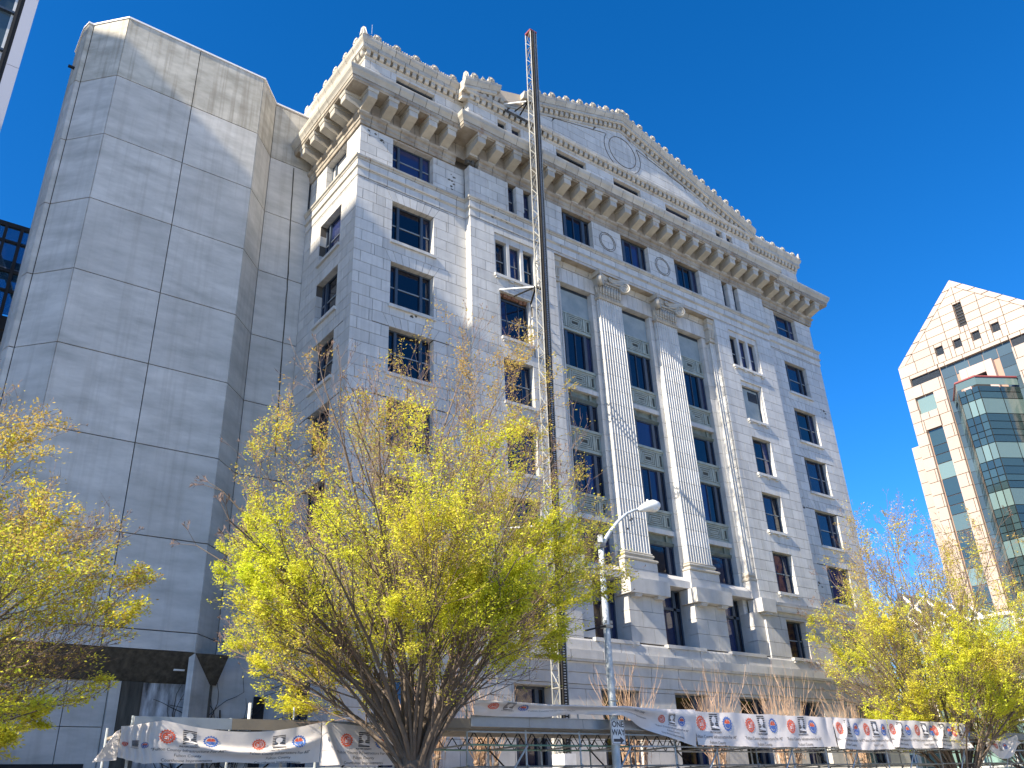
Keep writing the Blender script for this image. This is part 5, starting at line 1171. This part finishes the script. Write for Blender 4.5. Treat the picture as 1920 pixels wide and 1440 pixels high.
# ================================================================ trees
import numpy as np
def tree(nm, lab, base, H, spread, nl, seed, leafn, m='leaf', lean=(0, 0), env=None, fan=50, zlow=.28, trunk_r=.22, group='street trees along the kerb', leaf=.075, skew=None, zsplit=.12, bronze=.35):
    R_ = random.Random(seed); nr = np.random.RandomState(seed); T = thing(nm, lab, 'tree', base, group); bx, by, bz = base; B = Vector(base)
    tw_pts = []; twmb = MB(); zs = H*zsplit
    g = MB(); g.path([B, B+Vector((.03, 0, zs*.5)), B+Vector((0, .02, zs*1.05))], [trunk_r*1.25, trunk_r*1.05, trunk_r*1.1], 12); obj('trunk', g, 'bark', T, True)
    def grow(p, d, L, r, lv, mb, out=Vector((0, 0, 0))):
        n = 7 if lv == 0 else 5; pts = [p.copy()]; rs = [r]; q = p.copy(); dd = d.copy(); kids = []
        for i in range(n):
            if env and i > 0:
                ex, ey, ez, rx, ry, ru, rd = env; rz = ru if q.z > ez else rd
                if ((q.x-ex)/rx)**2+((q.y-ey)/ry)**2+((q.z-ez)/rz)**2 > 1+.45*noise.noise(q*.5): break
            dd = (dd+Vector((R_.gauss(0, .05), R_.gauss(0, .05), .0 if lv == 0 else .05*R_.random()))*(1 if lv < 2 else 1.6)+out).normalized(); q = q+dd*(L/n); pts.append(q.copy()); rs.append(r*(1-.80*(i+1)/n)); kids.append((q.copy(), dd.copy(), r*(1-.80*(i+1)/n)))
        nk = len(kids)
        if nk == 0: return
        mb.path(pts, rs, 7 if lv == 0 else (5 if lv == 1 else 3), False)
        if lv >= 2 and len(pts) > 2: tw_pts.append(pts)
        if lv < 3:
            m_ = (10, 7, 5)[lv]
            for j in range(m_):
                f = (.22 if lv == 0 else .15)+(.80)*(j+R_.random()*.6)/m_; i = min(nk-1, int(f*nk)); q, dd, rr = kids[i]
                ax = dd.orthogonal().normalized(); ax.rotate(Matrix.Rotation(R_.uniform(0, 2*pi), 3, dd)); nd = dd.copy(); nd.rotate(Matrix.Rotation(radians(R_.uniform(18, 42)), 3, ax)); nd.z += .10; nd.normalize()
                grow(q, nd, L*(.46 if lv == 0 else .52)*R_.uniform(.7, 1.15)*(1.1-.45*f), max(.0052, rr*.62), lv+1, mb if lv == 0 else twmb)
    for k in range(nl):
        a = 2*pi*(k*.381966+R_.uniform(-.04, .04)); f = ((k+.5)/nl)**.55; th = radians(2+f*fan)*R_.uniform(.85, 1.1)
        t0 = th*.60; hx = sin(t0)*cos(a)*spread[0]+lean[0]; hy = sin(t0)*sin(a)*spread[1]+lean[1]; d = Vector((hx, hy, cos(t0))).normalized(); out = Vector((cos(a), sin(a), 0))*(.16*sin(th))
        # limb length from an egg-shaped crown
        L = (H-zs)*(1.13-.60*f**1.6)*R_.uniform(.86, 1.05); mb = MB(); st = B+Vector((cos(a)*trunk_r*.5, sin(a)*trunk_r*.5, zs*R_.uniform(.8, 1.0)))
        grow(st, d, L*.80, trunk_r*R_.uniform(.16, .32)*(1-.35*f), 0, mb, out); obj('limb', mb, 'bark', T, True)
    obj('twigs', twmb, 'twigs', T, kind='stuff')
    # leaves: small pointed blades in flat sprays along the finest shoots
    segs = np.array([(tuple(p[i]), tuple(p[i+1])) for p in tw_pts for i in range(1, len(p)-1)]); ns = len(segs)
    dens = np.array([noise.noise(Vector(s[0])*.55+Vector((seed, 0, 0))) for s in segs]); zrel = (segs[:, 0, 2]-bz)/H
    wgt = np.clip(.34+1.7*dens, .03, 1.5)*np.clip(1.35-.95*zrel, .5, 1.15)*np.clip(.35+.16*np.hypot(segs[:, 0, 0]-bx, segs[:, 0, 1]-by), .35, 1.3)
    idx = nr.choice(ns, leafn, p=wgt/wgt.sum()); t = nr.rand(leafn, 1); P_ = segs[idx, 0]*(1-t)+segs[idx, 1]*t+nr.normal(0, .07, (leafn, 3))*np.array([1, 1, .45])
    dr = segs[idx, 1]-segs[idx, 0]; dr /= np.linalg.norm(dr, axis=1, keepdims=True)+1e-9; dv = dr+nr.normal(0, .8, (leafn, 3)); dv[:, 2] = dv[:, 2]*.5-.15; dv /= np.linalg.norm(dv, axis=1, keepdims=True)
    up = np.array([0, 0, 1.0])+nr.normal(0, .45, (leafn, 3)); sd_ = np.cross(dv, up); sd_ /= np.linalg.norm(sd_, axis=1, keepdims=True)+1e-9
    Ls = leaf*nr.uniform(.6, 1.35, (leafn, 1)); a = P_; b = P_+dv*Ls*.5+sd_*Ls*.24; c = P_+dv*Ls; e = P_+dv*Ls*.5-sd_*Ls*.24
    hi = (zrel[idx]+nr.normal(0, .10, leafn)+dens[idx]*-.3) > (1-bronze)
    for sel, mm in ((~hi, m), (hi, 'leaf_o')):
        V = np.stack([a[sel], b[sel], c[sel], e[sel]], 1).reshape(-1, 3); n_ = len(V)//4
        if n_ == 0: continue
        me = bpy.data.meshes.new('foliage'); me.vertices.add(n_*4); me.vertices.foreach_set('co', V.astype(np.float32).ravel()); me.loops.add(n_*4); me.loops.foreach_set('vertex_index', np.arange(n_*4, dtype=np.int32)); me.polygons.add(n_); me.polygons.foreach_set('loop_start', np.arange(0, n_*4, 4, dtype=np.int32)); me.polygons.foreach_set('loop_total', np.full(n_, 4, dtype=np.int32)); me.update(calc_edges=True)
        obj('foliage', me, mm, T, kind='stuff')
    return T
tree('street_tree', 'big zelkova with fresh yellow green leaves in the centre before the courthouse', (-3.40, -12.0, 0), 14.9, (1.0, 1.0), 50, 11, 195000, lean=(-.03, 0), fan=58, env=(-2.9, -12, 7.6, 5.7, 5.4, 7.9, 5.6), trunk_r=.36, zsplit=.20, bronze=.36, leaf=.076)
tree('street_tree', 'leafy zelkova cut off by the left edge, before the concrete building', (-16.5, -13.0, 0), 9.7, (1.0, 1.0), 40, 5, 170000, lean=(.25, 0), fan=58, env=(-15.8, -13, 5.4, 4.9, 4.5, 4.7, 4.5), trunk_r=.28, zsplit=.16, leaf=.072, bronze=.42)
tree('street_tree', 'tall zelkova at the right rising through the end of the banner', (28.9, -9.3, 0), 16.6, (.95, .95), 40, 23, 140000, fan=50, env=(28.7, -9.3, 8.4, 5.2, 5.2, 8.2, 6.5), trunk_r=.36, zsplit=.10, leaf=.10, bronze=.36)
tree('street_tree', 'partly hidden zelkova at the far right edge behind the others', (38.5, -8.6, 0), 15.5, (1, 1), 26, 31, 70000, fan=50, trunk_r=.28, zsplit=.10, leaf=.12, bronze=.5)
# bare pruned shrubs with upright orange shoots
def shrub(x, y, lab, h, n, seed):
    R_ = random.Random(seed); T = thing('bare_shrub', lab, 'shrub', (x, y, .5), 'bare orange stemmed shrubs in the planter')
    for k in range(5):
        a = R_.uniform(0, 2*pi); top = Vector((x+.6*cos(a), y+.35*sin(a), 3.4+R_.uniform(-.3, .3))); g = MB(); g.path([(x+.1*cos(a), y, .4), (x+.3*cos(a), y+.15*sin(a), 1.8), top], [.09, .08, .07], 7); g.ell(top, (.11, .11, .09), 7, 5)
        s_ = MB()
        for j in range(n//5):
            b = R_.uniform(0, 2*pi); o_ = R_.uniform(.05, .8); L = h*R_.uniform(.35, 1.05); p = top; pts = [p]; d = Vector((cos(b)*o_, sin(b)*o_, 1)).normalized()
            for i in range(5): d = (d+Vector((R_.gauss(0, .06), R_.gauss(0, .06), .03))).normalized(); pts.append(pts[-1]+d*(L/5))
            s_.path(pts, [.013, .011, .009, .007, .005, .003], 4, False)
            for jj in range(R_.randint(0, 3)):
                q = pts[R_.randint(1, 4)]; e_ = (d+Vector((R_.uniform(-.7, .7), R_.uniform(-.5, .5), 0))).normalized(); LL = L*R_.uniform(.15, .4); s_.path([q, q+e_*LL*.5, q+(e_+Vector((R_.gauss(0, .2), 0, .2))).normalized()*LL], [.007, .005, .003], 3, False)
            dn = Vector((cos(b)*.5, sin(b)*.5, -R_.random()))
            if R_.random() < .5: s_.path([top, top+dn*.5, top+dn*.6+Vector((0, 0, .6))], [.01, .008, .004], 3, False)
        st = obj('stem', g, 'bark' if k % 2 else 'twig', T, True); obj('shoots', s_, 'twig', T, kind='stuff')
for i, (x, lab, h, n) in enumerate(((1.2, 'bare shrub with orange shoots nearest the centre tree, left of the deck post', 3.0, 90), (4.0, 'bare shrub with orange shoots left of the lattice mast', 2.9, 90), (11.6, 'bare shrub with orange shoots right behind the street lamp pole', 3.9, 110), (16.1, 'bare shrub with orange shoots over the start of the straight banner', 3.8, 110), (21.7, 'broad bare shrub with orange shoots second from the right', 4.0, 130), (27.2, 'rightmost bare shrub with thin sparse orange shoots', 3.8, 100))):
    shrub(x, -5.0, lab, h, n, 40+i)
VN = MB(); R_ = random.Random(3)
for k in range(46):
    p = Vector((R_.uniform(-3.9, -1.2), 6.22, R_.uniform(1, 5))); pts = [p]; d = Vector((R_.gauss(0, .5), 0, 1)).normalized()
    for i in range(9): d = (d+Vector((R_.gauss(0, .45), 0, R_.gauss(0, .3)))).normalized(); pts.append(pts[-1]+d*.42)
    VN.path(pts, [.03*(1-i/12) for i in range(10)], 4, False)
VN.path([(-2.0, 6.2, 0), (-2.1, 6.15, 2), (-1.95, 6.2, 4.2), (-2.1, 6.25, 6)], [.09, .08, .06, .03], 6)
o = obj('dead_vine', VN, 'vine'); tag(o, 'leafless black creeper climbing the grey wall below the concrete building', 'vine')
